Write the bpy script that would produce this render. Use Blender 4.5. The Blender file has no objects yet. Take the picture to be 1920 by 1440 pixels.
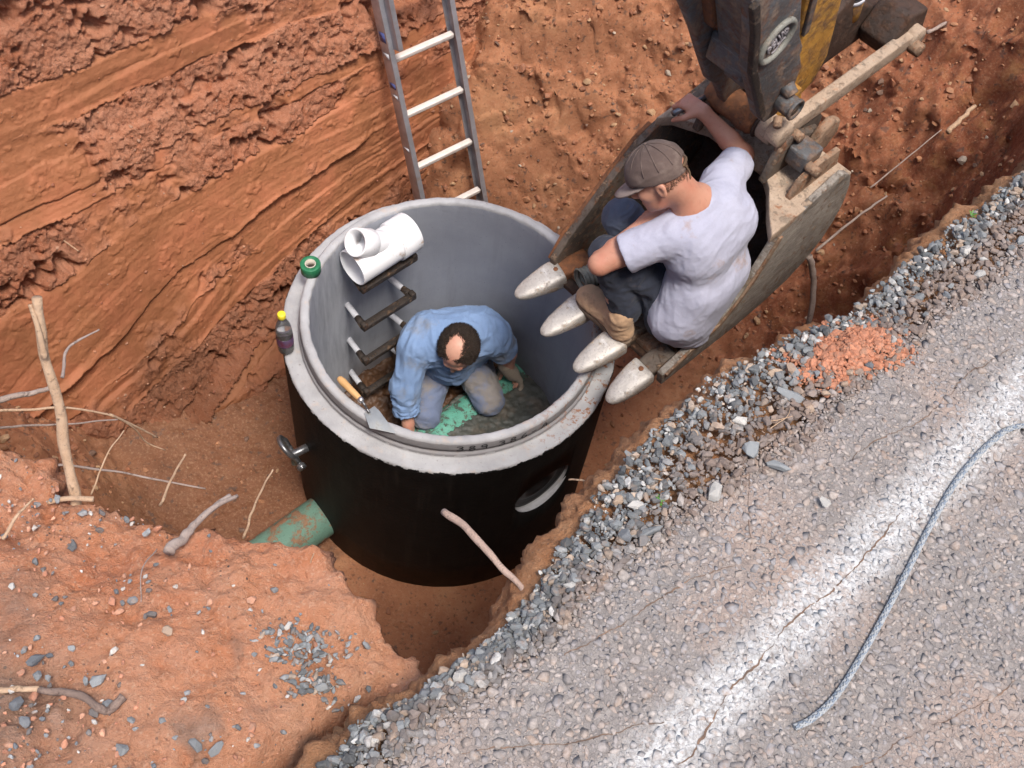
import bpy, bmesh, math, random
import numpy as np
from mathutils import Matrix, Vector

random.seed(11)
RNG = np.random.default_rng(11)
scn = bpy.context.scene
COL = scn.collection

# ------------------------------------------------------------------ camera, sky, sun, exposure
cam_d = bpy.data.cameras.new('camera')
cam = bpy.data.objects.new('camera', cam_d)
COL.objects.link(cam)
RIGHT, UP, FWD = (0.99493, 0.03805, 0.09302), (-0.08178, 0.84454, 0.52923), (0.05842, 0.53415, -0.84337)
CAMP = (0.0, -2.811, 5.211)
mw = Matrix(((RIGHT[0], UP[0], -FWD[0], CAMP[0]), (RIGHT[1], UP[1], -FWD[1], CAMP[1]),
             (RIGHT[2], UP[2], -FWD[2], CAMP[2]), (0, 0, 0, 1)))
cam.matrix_world = mw
cam_d.sensor_width = 36.0
cam_d.lens = 36.0 * 2081.4 / 1920.0
cam_d.clip_start = 0.05
cam_d.clip_end = 400.0
scn.camera = cam

world = bpy.data.worlds.new('World')
scn.world = world
world.use_nodes = True
wn = world.node_tree
wn.nodes.clear()
sky = wn.nodes.new('ShaderNodeTexSky')
sky.sky_type = 'NISHITA'
sky.sun_disc = False
SUN_EL, SUN_AZ = math.radians(70), math.radians(150)       # azimuth measured from +Y towards +X
sky.sun_elevation = SUN_EL
sky.sun_rotation = SUN_AZ
sky.dust_density = 3.0
sky.air_density = 1.0
bg = wn.nodes.new('ShaderNodeBackground')
bg.inputs['Strength'].default_value = 0.092
out = wn.nodes.new('ShaderNodeOutputWorld')
wn.links.new(sky.outputs[0], bg.inputs[0])
wn.links.new(bg.outputs[0], out.inputs[0])

sun_d = bpy.data.lights.new('sun', 'SUN')
sun_d.energy = 1.5
sun_d.angle = math.radians(17)
sun_d.color = (1.0, 0.96, 0.90)
sun = bpy.data.objects.new('sun', sun_d)
COL.objects.link(sun)
sdir = Vector((math.sin(SUN_AZ) * math.cos(SUN_EL), math.cos(SUN_AZ) * math.cos(SUN_EL), math.sin(SUN_EL)))
sun.rotation_euler = sdir.to_track_quat('Z', 'Y').to_euler()
sun.location = (3, -4, 12)

scn.view_settings.view_transform = 'Standard'
scn.view_settings.look = 'None'
scn.view_settings.exposure = 1.38
scn.view_settings.gamma = 1.0
scn.view_settings.use_curve_mapping = False

# ------------------------------------------------------------------ helpers: frame, noise, meshes
Q = math.sqrt(0.5)
def T(s, n, z):
    """trench frame (s along the trench, n across it towards the road) -> world"""
    s = np.asarray(s, float); n = np.asarray(n, float); z = np.asarray(z, float)
    s, n, z = np.broadcast_arrays(s, n, z)
    return np.stack([Q * (s + n), Q * (s - n), z], -1)

_perm = np.random.default_rng(5).permutation(256)
_perm = np.concatenate([_perm, _perm, _perm])
_gr = np.random.default_rng(6).normal(size=(256, 3))
_gr /= np.linalg.norm(_gr, axis=1)[:, None]
def pn(P):
    P = np.asarray(P, float)
    i = np.floor(P).astype(int)
    f = P - i
    i &= 255
    u = f * f * f * (f * (f * 6 - 15) + 10)
    r = 0
    for dx in (0, 1):
        for dy in (0, 1):
            for dz in (0, 1):
                h = _perm[_perm[_perm[(i[..., 0] + dx) & 255] + ((i[..., 1] + dy) & 255)] + ((i[..., 2] + dz) & 255)]
                g = _gr[h]
                d = g[..., 0] * (f[..., 0] - dx) + g[..., 1] * (f[..., 1] - dy) + g[..., 2] * (f[..., 2] - dz)
                w = (u[..., 0] if dx else 1 - u[..., 0]) * (u[..., 1] if dy else 1 - u[..., 1]) * (u[..., 2] if dz else 1 - u[..., 2])
                r = r + w * d
    return r * 1.5
def fbm(P, o=4, g=0.5, l=2.1):
    a, r = 1.0, 0
    P = np.asarray(P, float)
    for k in range(o):
        r = r + a * pn(P + 17.3 * k)
        P = P * l
        a *= g
    return r
def worley(P):
    """distance to the nearest jittered cell point and a random number per cell"""
    P = np.asarray(P, float); i = np.floor(P).astype(int); f = P - i
    best = np.full(P.shape[:-1], 9.0); rid = np.zeros(P.shape[:-1])
    for dx in (-1, 0, 1):
        for dy in (-1, 0, 1):
            for dz in (-1, 0, 1):
                h = _perm[_perm[_perm[(i[..., 0] + dx) & 255] + ((i[..., 1] + dy) & 255)] + ((i[..., 2] + dz) & 255)]
                jx, jy, jz = ((h * 37) % 101) / 101.0, ((h * 59) % 103) / 103.0, ((h * 83) % 107) / 107.0
                d = (f[..., 0] - dx - jx) ** 2 + (f[..., 1] - dy - jy) ** 2 + (f[..., 2] - dz - jz) ** 2
                m = d < best
                best = np.where(m, d, best); rid = np.where(m, ((h * 71) % 97) / 97.0, rid)
    return np.sqrt(best), rid
def chunks(P, s):
    """broken crumbly clay: blocks of about 1/s metres standing proud by different amounts; result in units of 1/s"""
    W = P * s + .45 * np.stack([pn(P * s * .8 + 3), pn(P * s * .8 + 11), pn(P * s * .8 + 23)], -1)
    f1, rid = worley(W)
    return (rid - .5) * .55 + (.45 - f1) * .55
def ss(a, b, x):
    t = np.clip((x - a) / (b - a), 0, 1)
    return t * t * (3 - 2 * t)
def pn1(x, y=0.0, z=0.0):
    x = np.asarray(x, float)
    return pn(np.stack(np.broadcast_arrays(x, np.asarray(y, float), np.asarray(z, float)), -1))

def mesh_data(name, V, F, smooth=True, attrs=None, cols=None):
    V = np.asarray(V, np.float32)
    me = bpy.data.meshes.new(name)
    if isinstance(F, np.ndarray):
        k = F.shape[1]
        me.vertices.add(len(V)); me.vertices.foreach_set('co', V.ravel())
        me.loops.add(F.size); me.loops.foreach_set('vertex_index', F.astype(np.int32).ravel())
        me.polygons.add(len(F)); me.polygons.foreach_set('loop_start', np.arange(0, F.size, k, dtype=np.int32))
        try:
            me.polygons.foreach_set('loop_total', np.full(len(F), k, np.int32))
        except Exception:
            pass
        me.update(calc_edges=True)
        me.validate()
    else:
        me.from_pydata([tuple(map(float, v)) for v in V], [], [tuple(map(int, f)) for f in F])
        me.update()
    me.polygons.foreach_set('use_smooth', np.full(len(me.polygons), bool(smooth)))
    for k, a in (attrs or {}).items():
        at = me.attributes.new(k, 'FLOAT', 'POINT')
        at.data.foreach_set('value', np.asarray(a, np.float32).ravel())
    if cols is not None:
        at = me.attributes.new('col', 'FLOAT_COLOR', 'POINT')
        c = np.ones((len(V), 4), np.float32); c[:, :3] = cols
        at.data.foreach_set('color', c.ravel())
    return me

def tag(o, label=None, cat=None, group=None, kind=None):
    if label: o['label'] = label
    if cat: o['category'] = cat
    if group: o['group'] = group
    if kind: o['kind'] = kind
    return o
def thing(name, label, cat, loc, group=None):
    o = bpy.data.objects.new(name, None)
    o.empty_display_size = 0.1
    o.location = [float(x) for x in loc]
    COL.objects.link(o)
    return tag(o, label, cat, group)
def wloc(o):
    v = np.zeros(3)
    while o is not None:
        v = v + np.array(o.location); o = o.parent
    return v
def obj(name, V, F, mat, parent=None, loc=None, smooth=True, attrs=None, cols=None):
    """V in world coordinates; one mesh object whose origin is loc (or the mean of V)"""
    V = np.asarray(V, float)
    loc = V.mean(0) if loc is None else np.asarray(loc, float)
    me = mesh_data(name, V - loc, F, smooth, attrs, cols)
    me.materials.append(mat)
    o = bpy.data.objects.new(name, me)
    if parent is not None:
        o.parent = parent
        o.location = loc - wloc(parent)
    else:
        o.location = loc
    COL.objects.link(o)
    return o

class MB:
    def __init__(self): self.V = []; self.F = []; self.n = 0
    def add(self, VF):
        V, F = VF
        V = np.asarray(V, float)
        self.V.append(V); self.F += [tuple(int(i) + self.n for i in f) for f in F]; self.n += len(V)
        return self
    def build(self, name, mat, parent=None, **k):
        return obj(name, np.concatenate(self.V), self.F, mat, parent, **k)

def basis(d):
    d = np.asarray(d, float); d = d / np.linalg.norm(d)
    a = np.array([0, 0, 1.0]) if abs(d[2]) < 0.9 else np.array([1.0, 0, 0])
    u = np.cross(a, d); u /= np.linalg.norm(u)
    return d, u, np.cross(d, u)
def tube(path, rad, seg=10, caps=True, jit=0.0, seed=0):
    path = np.asarray(path, float); m = len(path)
    rad = np.broadcast_to(np.asarray(rad, float), (m,))
    rr = np.random.default_rng(seed)
    V = []; F = []
    tan = np.gradient(path, axis=0)
    d, u, v = basis(tan[0])
    for i in range(m):
        t = tan[i] / np.linalg.norm(tan[i])
        u = u - t * (u @ t); u /= np.linalg.norm(u); v = np.cross(t, u)
        for k in range(seg):
            a = 2 * math.pi * k / seg
            r = rad[i] * (1 + jit * rr.normal())
            V.append(path[i] + r * (math.cos(a) * u + math.sin(a) * v))
    for i in range(m - 1):
        for k in range(seg):
            k2 = (k + 1) % seg
            F.append((i * seg + k, i * seg + k2, (i + 1) * seg + k2, (i + 1) * seg + k))
    if caps:
        F.append(tuple(range(seg - 1, -1, -1))); F.append(tuple((m - 1) * seg + k for k in range(seg)))
    return np.array(V), F
def spline(pts, n=24):
    p = np.asarray(pts, float)
    if len(p) < 3:
        t = np.linspace(0, 1, n)[:, None]
        return p[0] * (1 - t) + p[-1] * t
    q = np.concatenate([[2 * p[0] - p[1]], p, [2 * p[-1] - p[-2]]])
    o = []
    m = len(p) - 1
    for t in np.linspace(0, m - 1e-6, n):
        i = int(t); f = t - i
        a, b, c, d = q[i], q[i + 1], q[i + 2], q[i + 3]
        o.append(0.5 * (2 * b + (c - a) * f + (2 * a - 5 * b + 4 * c - d) * f * f + (3 * b - a - 3 * c + d) * f ** 3))
    return np.array(o)
def cyl(a, b, ra, rb=None, seg=24, bev=0.0):
    """closed cylinder / cone a->b with small chamfers"""
    a = np.asarray(a, float); b = np.asarray(b, float); rb = ra if rb is None else rb
    L = np.linalg.norm(b - a); d = (b - a) / L
    if bev > 0:
        p = [a, a + d * bev, b - d * bev, b]; r = [ra - bev, ra, rb, rb - bev]
    else:
        p = [a, b]; r = [ra, rb]
    dd, u, v = basis(d)
    V = []; F = []
    for q, k in zip(p, r):
        for i in range(seg):
            t = 2 * math.pi * i / seg
            V.append(q + k * (math.cos(t) * u + math.sin(t) * v))
    for j in range(len(p) - 1):
        for i in range(seg):
            i2 = (i + 1) % seg
            F.append((j * seg + i, j * seg + i2, (j + 1) * seg + i2, (j + 1) * seg + i))
    F.append(tuple(range(seg - 1, -1, -1))); F.append(tuple((len(p) - 1) * seg + i for i in range(seg)))
    return np.array(V), F
def pipe(a, b, ro, ri, seg=40):
    """open-ended pipe with a wall thickness"""
    a = np.asarray(a, float); b = np.asarray(b, float)
    d, u, v = basis(b - a)
    prof = [(a, ro - .002), (a + d * .002, ro), (b - d * .002, ro), (b, ro - .002), (b, ri), (a, ri)]
    V = []; F = []
    for q, k in prof:
        for i in range(seg):
            t = 2 * math.pi * i / seg
            V.append(q + k * (math.cos(t) * u + math.sin(t) * v))
    m = len(prof)
    for j in range(m):
        j2 = (j + 1) % m
        for i in range(seg):
            i2 = (i + 1) % seg
            F.append((j * seg + i, j * seg + i2, j2 * seg + i2, j2 * seg + i))
    return np.array(V), F
def lathe(prof, c=(0, 0, 0), seg=48, axis=(0, 0, 1), closed=False):
    d, u, v = basis(axis); c = np.asarray(c, float)
    V = []; F = []; m = len(prof)
    for r, z in prof:
        for i in range(seg):
            t = 2 * math.pi * i / seg
            V.append(c + d * z + r * (math.cos(t) * u + math.sin(t) * v))
    for j in range(m if closed else m - 1):
        j2 = (j + 1) % m
        for i in range(seg):
            i2 = (i + 1) % seg
            F.append((j * seg + i, j * seg + i2, j2 * seg + i2, j2 * seg + i))
    return np.array(V), F
def bevelled(V, F, w=0.004, seg=2, ang=30):
    """bevel the sharp edges of a closed shape"""
    bm = bmesh.new()
    vs = [bm.verts.new(tuple(map(float, v))) for v in V]
    for f in F:
        try: bm.faces.new([vs[i] for i in f])
        except ValueError: pass
    bmesh.ops.recalc_face_normals(bm, faces=bm.faces[:])
    e = [x for x in bm.edges if len(x.link_faces) == 2 and x.calc_face_angle(0) > math.radians(ang)]
    if e and w > 0:
        bmesh.ops.bevel(bm, geom=e, offset=w, segments=seg, profile=0.6, affect='EDGES', clamp_overlap=True)
    bm.verts.index_update()
    V2 = np.array([v.co[:] for v in bm.verts]); F2 = [tuple(v.index for v in f.verts) for f in bm.faces]
    bm.free()
    return V2, F2
def prism(poly, t0, t1, f, bev=0.004):
    """poly in (a, b); extruded over t0..t1; f(a, b, t) -> world"""
    m = len(poly)
    V = [f(a, b, t0) for a, b in poly] + [f(a, b, t1) for a, b in poly]
    F = [tuple(range(m - 1, -1, -1)), tuple(range(m, 2 * m))]
    for i in range(m):
        j = (i + 1) % m
        F.append((i, j, m + j, m + i))
    return bevelled(np.array(V), F, bev)
def box(c, sx, sy, sz, ax=None, bev=0.004):
    c = np.asarray(c, float); ax = np.eye(3) if ax is None else np.asarray(ax, float)
    V = [c + ax[0] * sx / 2 * i + ax[1] * sy / 2 * j + ax[2] * sz / 2 * k for i in (-1, 1) for j in (-1, 1) for k in (-1, 1)]
    F = [(0, 1, 3, 2), (4, 6, 7, 5), (0, 4, 5, 1), (2, 3, 7, 6), (0, 2, 6, 4), (1, 5, 7, 3)]
    return bevelled(np.array(V), F, bev)
AXT = np.array([[Q, Q, 0], [Q, -Q, 0], [0, 0, 1]])           # s, n, z axes in world

# ---------------------------------------------------------------- scattered stones
def hull(seed, flat=0.7, n=15, jit=0.18):
    r = np.random.default_rng(seed)
    p = r.normal(size=(n, 3)); p /= np.linalg.norm(p, axis=1)[:, None]
    p *= 1 + jit * r.normal(size=(n, 1))
    p *= np.array([1.0, r.uniform(.6, .9), flat * r.uniform(.75, 1.15)])
    bm = bmesh.new()
    for v in p: bm.verts.new(tuple(v))
    g = bmesh.ops.convex_hull(bm, input=bm.verts[:])
    loose = [v for v in bm.verts if not v.link_faces]
    bmesh.ops.delete(bm, geom=loose, context='VERTS')
    bmesh.ops.triangulate(bm, faces=bm.faces[:])
    bm.verts.index_update()
    V = np.array([v.co[:] for v in bm.verts]); F = np.array([[v.index for v in f.verts] for f in bm.faces])
    bm.free()
    return V, F
HULLS = [hull(100 + i, n=24, jit=.09) for i in range(24)]
CHIPS = [hull(300 + i, flat=0.42, n=15, jit=.16) for i in range(20)]
def rand_rot(m, tilt=None):
    """random rotation matrices; tilt limits the lean away from lying flat"""
    az = RNG.uniform(0, 2 * math.pi, m)
    c, s = np.cos(az), np.sin(az)
    Z = np.zeros((m, 3, 3)); Z[:, 0, 0] = c; Z[:, 0, 1] = -s; Z[:, 1, 0] = s; Z[:, 1, 1] = c; Z[:, 2, 2] = 1
    t = RNG.normal(0, tilt if tilt is not None else 1.0, m)
    c, s = np.cos(t), np.sin(t)
    X = np.zeros((m, 3, 3)); X[:, 0, 0] = 1; X[:, 1, 1] = c; X[:, 1, 2] = -s; X[:, 2, 1] = s; X[:, 2, 2] = c
    return Z @ X
def scatter(name, P, size, rot, cols, mat, variants=HULLS, parent=None, smooth=False):
    P = np.asarray(P, float); m = len(P)
    which = RNG.integers(0, len(variants), m)
    Vs, Fs, Cs = [], [], []; n = 0
    for k, (V, F) in enumerate(variants):
        i = np.where(which == k)[0]
        if not len(i): continue
        W = np.einsum('mij,vj->mvi', rot[i] * np.asarray(size)[i][:, None, :], V) + P[i][:, None]
        Vs.append(W.reshape(-1, 3))
        Fs.append((F[None] + (np.arange(len(i)) * len(V))[:, None, None]).reshape(-1, 3) + n)
        Cs.append(np.repeat(cols[i], len(V), 0)); n += len(i) * len(V)
    return obj(name, np.concatenate(Vs), np.concatenate(Fs), mat, parent, smooth=smooth, cols=np.concatenate(Cs), loc=(0, 0, 0))

# ---------------------------------------------------------------- signed-distance bodies -> one continuous surface
def surface_nets(D, org, h):
    S = D < 0
    nx, ny, nz = D.shape
    cnt = np.zeros((nx - 1, ny - 1, nz - 1), np.int8)
    offs = [(i, j, k) for i in (0, 1) for j in (0, 1) for k in (0, 1)]
    for i, j, k in offs: cnt += S[i:nx - 1 + i, j:ny - 1 + j, k:nz - 1 + k]
    act = (cnt > 0) & (cnt < 8)
    C = np.argwhere(act)
    idx = np.full(act.shape, -1, np.int64); idx[act] = np.arange(len(C))
    pos = np.zeros((len(C), 3)); num = np.zeros(len(C))
    for a in offs:
        for ax in range(3):
            if a[ax]: continue
            b = list(a); b[ax] = 1
            da = D[C[:, 0] + a[0], C[:, 1] + a[1], C[:, 2] + a[2]]; db = D[C[:, 0] + b[0], C[:, 1] + b[1], C[:, 2] + b[2]]
            m = (da < 0) != (db < 0)
            den = np.where(m, da - db, 1.0)
            t = np.where(m, da / den, 0)
            q = np.tile(np.array(a, float), (len(C), 1)); q[:, ax] += t
            pos += q * m[:, None]; num += m
    V = org + h * (C + pos / num[:, None])
    F = []
    for ax in range(3):
        o1, o2 = [(1, 2), (2, 0), (0, 1)][ax]
        sl0 = [slice(None)] * 3; sl1 = [slice(None)] * 3
        sl0[ax] = slice(0, -1); sl1[ax] = slice(1, None)
        X = S[tuple(sl0)] != S[tuple(sl1)]
        E = np.argwhere(X)
        ok = (E[:, o1] > 0) & (E[:, o2] > 0) & (E[:, o1] < D.shape[o1] - 1) & (E[:, o2] < D.shape[o2] - 1)
        E = E[ok]
        neg = S[E[:, 0], E[:, 1], E[:, 2]]
        def cell(d1, d2):
            c = E.copy(); c[:, o1] -= d1; c[:, o2] -= d2
            return idx[c[:, 0], c[:, 1], c[:, 2]]
        q = np.stack([cell(1, 1), cell(0, 1), cell(0, 0), cell(1, 0)], 1)
        q[~neg] = q[~neg][:, ::-1]
        F.append(q)
    F = np.concatenate(F)
    F = F[(F >= 0).all(1)]
    return V, F
def sdf_body(prims, h=0.005, pad=0.03):
    """prims: ('c', a, b, ra, rb, k) tapered capsule; ('e', centre, radii, axes, k) ellipsoid; '-c', '-e' subtract; ('cut', p, n, c, R) removes the side of the
    plane p where n points, within R of c"""
    lo = np.full(3, 1e9); hi = -lo
    for p in prims:
        if p[0] == 'c':
            for q, r in ((p[1], p[3]), (p[2], p[4])):
                lo = np.minimum(lo, np.asarray(q) - r); hi = np.maximum(hi, np.asarray(q) + r)
        elif p[0] == 'e':
            r = max(p[2]); lo = np.minimum(lo, np.asarray(p[1]) - r); hi = np.maximum(hi, np.asarray(p[1]) + r)
    lo -= pad; hi += pad
    sh = np.ceil((hi - lo) / h).astype(int) + 1
    ax = [lo[i] + h * np.arange(sh[i]) for i in range(3)]
    D = np.full(tuple(sh), 0.25, np.float32)
    for p in prims:
        k = p[-1] if p[0] not in ('cut',) else 0
        if p[0] in ('c', '-c'):
            a, b = np.asarray(p[1], float), np.asarray(p[2], float); R = max(p[3], p[4])
            wl, wh = np.minimum(a, b) - R - .04, np.maximum(a, b) + R + .04
        elif p[0] in ('e', '-e'):
            R = max(p[2]); wl, wh = np.asarray(p[1]) - R - .04, np.asarray(p[1]) + R + .04
        else:
            wl, wh = np.asarray(p[3]) - p[4], np.asarray(p[3]) + p[4]
        i0 = np.clip(np.floor((wl - lo) / h).astype(int), 0, sh); i1 = np.clip(np.ceil((wh - lo) / h).astype(int) + 1, 0, sh)
        if (i1 <= i0).any(): continue
        X, Y, Z = np.meshgrid(*[ax[i][i0[i]:i1[i]] for i in range(3)], indexing='ij')
        if p[0] in ('c', '-c'):
            ba = b - a; L2 = max(ba @ ba, 1e-9)
            t = np.clip(((X - a[0]) * ba[0] + (Y - a[1]) * ba[1] + (Z - a[2]) * ba[2]) / L2, 0, 1)
            d = np.sqrt((X - a[0] - t * ba[0]) ** 2 + (Y - a[1] - t * ba[1]) ** 2 + (Z - a[2] - t * ba[2]) ** 2) - (p[3] + t * (p[4] - p[3]))
        elif p[0] in ('e', '-e'):
            c = np.asarray(p[1], float); A = np.asarray(p[3], float)
            q = [((X - c[0]) * A[i][0] + (Y - c[1]) * A[i][1] + (Z - c[2]) * A[i][2]) / p[2][i] for i in range(3)]
            k0 = np.sqrt(q[0] ** 2 + q[1] ** 2 + q[2] ** 2)
            k1 = np.sqrt((q[0] / p[2][0]) ** 2 + (q[1] / p[2][1]) ** 2 + (q[2] / p[2][2]) ** 2) + 1e-9
            d = k0 * (k0 - 1) / k1
        else:
            c = np.asarray(p[3], float); pt = np.asarray(p[1], float); nn = np.asarray(p[2], float) / np.linalg.norm(p[2])
            d = (X - pt[0]) * nn[0] + (Y - pt[1]) * nn[1] + (Z - pt[2]) * nn[2]
            w = np.sqrt((X - c[0]) ** 2 + (Y - c[1]) ** 2 + (Z - c[2]) ** 2) - p[4]
            d = np.maximum(-d, w)                                 # the removed region is d > 0 inside the ball
        sl = tuple(slice(i0[i], i1[i]) for i in range(3))
        O = D[sl]
        if p[0] in ('c', 'e'):
            hh = np.maximum(k - np.abs(O - d), 0) / max(k, 1e-6)
            D[sl] = np.minimum(O, d) - hh * hh * k * .25
        elif p[0] in ('-c', '-e'):
            d = -d; hh = np.maximum(k - np.abs(O - d), 0) / max(k, 1e-6)
            D[sl] = np.maximum(O, d) + hh * hh * k * .25
        else:
            D[sl] = np.maximum(O, -d)
    D[0] = D[-1] = 0.2; D[:, 0] = D[:, -1] = 0.2; D[:, :, 0] = D[:, :, -1] = 0.2
    return surface_nets(D, lo, h)
def vnormals(V, F):
    if F.shape[1] == 4:
        fn = np.cross(V[F[:, 2]] - V[F[:, 0]], V[F[:, 3]] - V[F[:, 1]])
    else:
        fn = np.cross(V[F[:, 1]] - V[F[:, 0]], V[F[:, 2]] - V[F[:, 0]])
    N = np.zeros_like(V)
    for i in range(F.shape[1]): np.add.at(N, F[:, i], fn)
    return N / (np.linalg.norm(N, axis=1)[:, None] + 1e-12)
def relax(V, F, n=1):
    for _ in range(n):
        A = np.zeros_like(V); c = np.zeros(len(V))
        for i in range(4):
            j = (i + 1) % 4
            np.add.at(A, F[:, i], V[F[:, j]]); np.add.at(A, F[:, j], V[F[:, i]])
            np.add.at(c, F[:, i], 1); np.add.at(c, F[:, j], 1)
        V = 0.5 * V + 0.5 * A / np.maximum(c, 1)[:, None]
    return V
def grid_faces(nu, nv):
    i = np.arange(nu * nv).reshape(nu, nv)
    return np.stack([i[:-1, :-1].ravel(), i[1:, :-1].ravel(), i[1:, 1:].ravel(), i[:-1, 1:].ravel()], 1)

# ---------------------------------------------------------------- materials
class NT:
    def __init__(self, name):
        self.m = bpy.data.materials.new(name); self.m.use_nodes = True
        self.t = self.m.node_tree; self.t.nodes.clear()
        self.out = self.n('OutputMaterial'); self.b = self.n('BsdfPrincipled')
        self.t.links.new(self.b.outputs[0], self.out.inputs[0])
        self.co = self.n('TexCoord').outputs['Object']
    def n(self, typ, **k):
        x = self.t.nodes.new('ShaderNode' + typ)
        for a, v in k.items(): setattr(x, a, v)
        return x
    def link(self, a, b): self.t.links.new(a, b)
    def sock(self, s, v):
        if hasattr(v, 'links') or isinstance(v, bpy.types.NodeSocket): self.link(v, s)
        else: s.default_value = v
    def noise(self, scale, detail=5, rough=.6, co=None, dist=0.0):
        x = self.n('TexNoise'); x.inputs['Scale'].default_value = scale; x.inputs['Detail'].default_value = detail
        x.inputs['Roughness'].default_value = rough; x.inputs['Distortion'].default_value = dist
        self.link(co or self.co, x.inputs['Vector']); return x.outputs[0]
    def vor(self, scale, feature='F1', co=None, out=0):
        x = self.n('TexVoronoi', feature=feature); x.inputs['Scale'].default_value = scale
        self.link(co or self.co, x.inputs['Vector']); return x.outputs[out]
    def map(self, scale=(1, 1, 1), rot=(0, 0, 0), co=None):
        x = self.n('Mapping'); x.inputs['Scale'].default_value = scale; x.inputs['Rotation'].default_value = rot
        self.link(co or self.co, x.inputs[0]); return x.outputs[0]
    def ramp(self, f, stops, interp='LINEAR'):
        x = self.n('ValToRGB'); cr = x.color_ramp; cr.interpolation = interp
        while len(cr.elements) < len(stops): cr.elements.new(.5)
        for e, (p, c) in zip(cr.elements, stops):
            e.position = p; e.color = (*c, 1) if len(c) == 3 else c
        self.link(f, x.inputs[0]); return x.outputs[0]
    def g(self, f, a, b):
        if a > b: return self.ramp(f, [(b, (1, 1, 1)), (a, (0, 0, 0))])
        return self.ramp(f, [(a, (0, 0, 0)), (b, (1, 1, 1))])
    def mix(self, f, a, b, mode='MIX'):
        x = self.n('Mix', data_type='RGBA', blend_type=mode)
        self.sock(x.inputs[0], f)
        for s, v in ((x.inputs[6], a), (x.inputs[7], b)):
            self.sock(s, (*v, 1) if isinstance(v, tuple) and len(v) == 3 else v)
        return x.outputs[2]
    def math(self, op, a, b=0.0):
        x = self.n('Math', operation=op); self.sock(x.inputs[0], a); self.sock(x.inputs[1], b); return x.outputs[0]
    def attr(self, name, out='Fac'):
        x = self.n('Attribute'); x.attribute_name = name; return x.outputs[out]
    def bump(self, hgt, strength=.5, dist=.01, nrm=None):
        x = self.n('Bump'); x.inputs['Strength'].default_value = strength; x.inputs['Distance'].default_value = dist
        self.link(hgt, x.inputs['Height'])
        if nrm is not None: self.link(nrm, x.inputs['Normal'])
        return x.outputs[0]
    def done(self, color, rough=.8, bump=None, spec=.3, metal=0.0, **k):
        self.sock(self.b.inputs['Base Color'], (*color, 1) if isinstance(color, tuple) and len(color) == 3 else color)
        self.sock(self.b.inputs['Roughness'], rough)
        self.sock(self.b.inputs['Metallic'], metal)
        self.b.inputs['Specular IOR Level'].default_value = spec
        if bump is not None: self.link(bump, self.b.inputs['Normal'])
        for a, v in k.items(): self.sock(self.b.inputs[a], v)
        return self.m

def simple(name, c0, c1, scale=20, rough=.6, bs=.25, bd=.003, spec=.3, metal=0.0, dirt=None, dirt_scale=9, dirt_at=(.5, .65), **k):
    t = NT(name)
    f = t.noise(scale, 6)
    c = t.ramp(f, [(.3, c0), (.7, c1)])
    if dirt:
        d = t.g(t.noise(dirt_scale, 7, .65), *dirt_at)
        c = t.mix(d, c, dirt)
        rough = t.math('MAXIMUM', t.math('MULTIPLY', d, .85), rough) if isinstance(rough, float) else rough
    return t.done(c, rough, t.bump(t.noise(scale * 3, 6), bs, bd), spec, metal, **k)

def grimy(name, base0, base1, mud, rust, mud_at=(.48, .60), rust_at=(.55, .66), scale=8, rough=.6, metal=.3, bs=.7, scratch=None):
    """worn steel or paint with rust patches, smeared mud and scratches"""
    t = NT(name)
    c = t.ramp(t.noise(scale, 8, .7), [(.3, base0), (.7, base1)])
    if scratch:
        sc = t.noise(1.0, 4, .6, co=t.map((14, 14, 160), scratch))
        c = t.mix(t.math('MULTIPLY', t.g(sc, .56, .66), .28), c, tuple(min(.8, x * 1.9 + .05) for x in base1))
        c = t.mix(t.math('MULTIPLY', t.g(t.noise(1.0, 4, .6, co=t.map((10, 10, 110), scratch)), .58, .68), .3), c, tuple(x * .35 for x in base0))
    r = t.g(t.noise(scale * 1.7, 9, .72), *rust_at)
    c = t.mix(t.math('MULTIPLY', r, .9), c, t.ramp(t.noise(60, 5), [(.3, tuple(x * .55 for x in rust)), (.7, rust)]))
    n = t.noise(scale * 1.2 + 2.3, 9, .75)
    m = t.g(n, *mud_at)
    c = t.mix(t.math('MULTIPLY', m, .92), c, t.ramp(t.noise(45, 7, .7), [(.28, tuple(x * .6 for x in mud)), (.7, mud)]))
    c = t.mix(t.math('MULTIPLY', t.g(t.noise(120, 5, .7), .56, .68), .55), c, (.05, .035, .028))
    f = t.math('MAXIMUM', r, m)
    h = t.math('ADD', t.math('MULTIPLY', t.noise(42, 8, .75), .8), t.math('MULTIPLY', m, .6))
    return t.done(c, t.math('ADD', rough, t.math('MULTIPLY', f, .9 - rough)), t.bump(h, bs, .010), .4, t.math('MULTIPLY', t.math('SUBTRACT', 1.0, f), metal))

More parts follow.
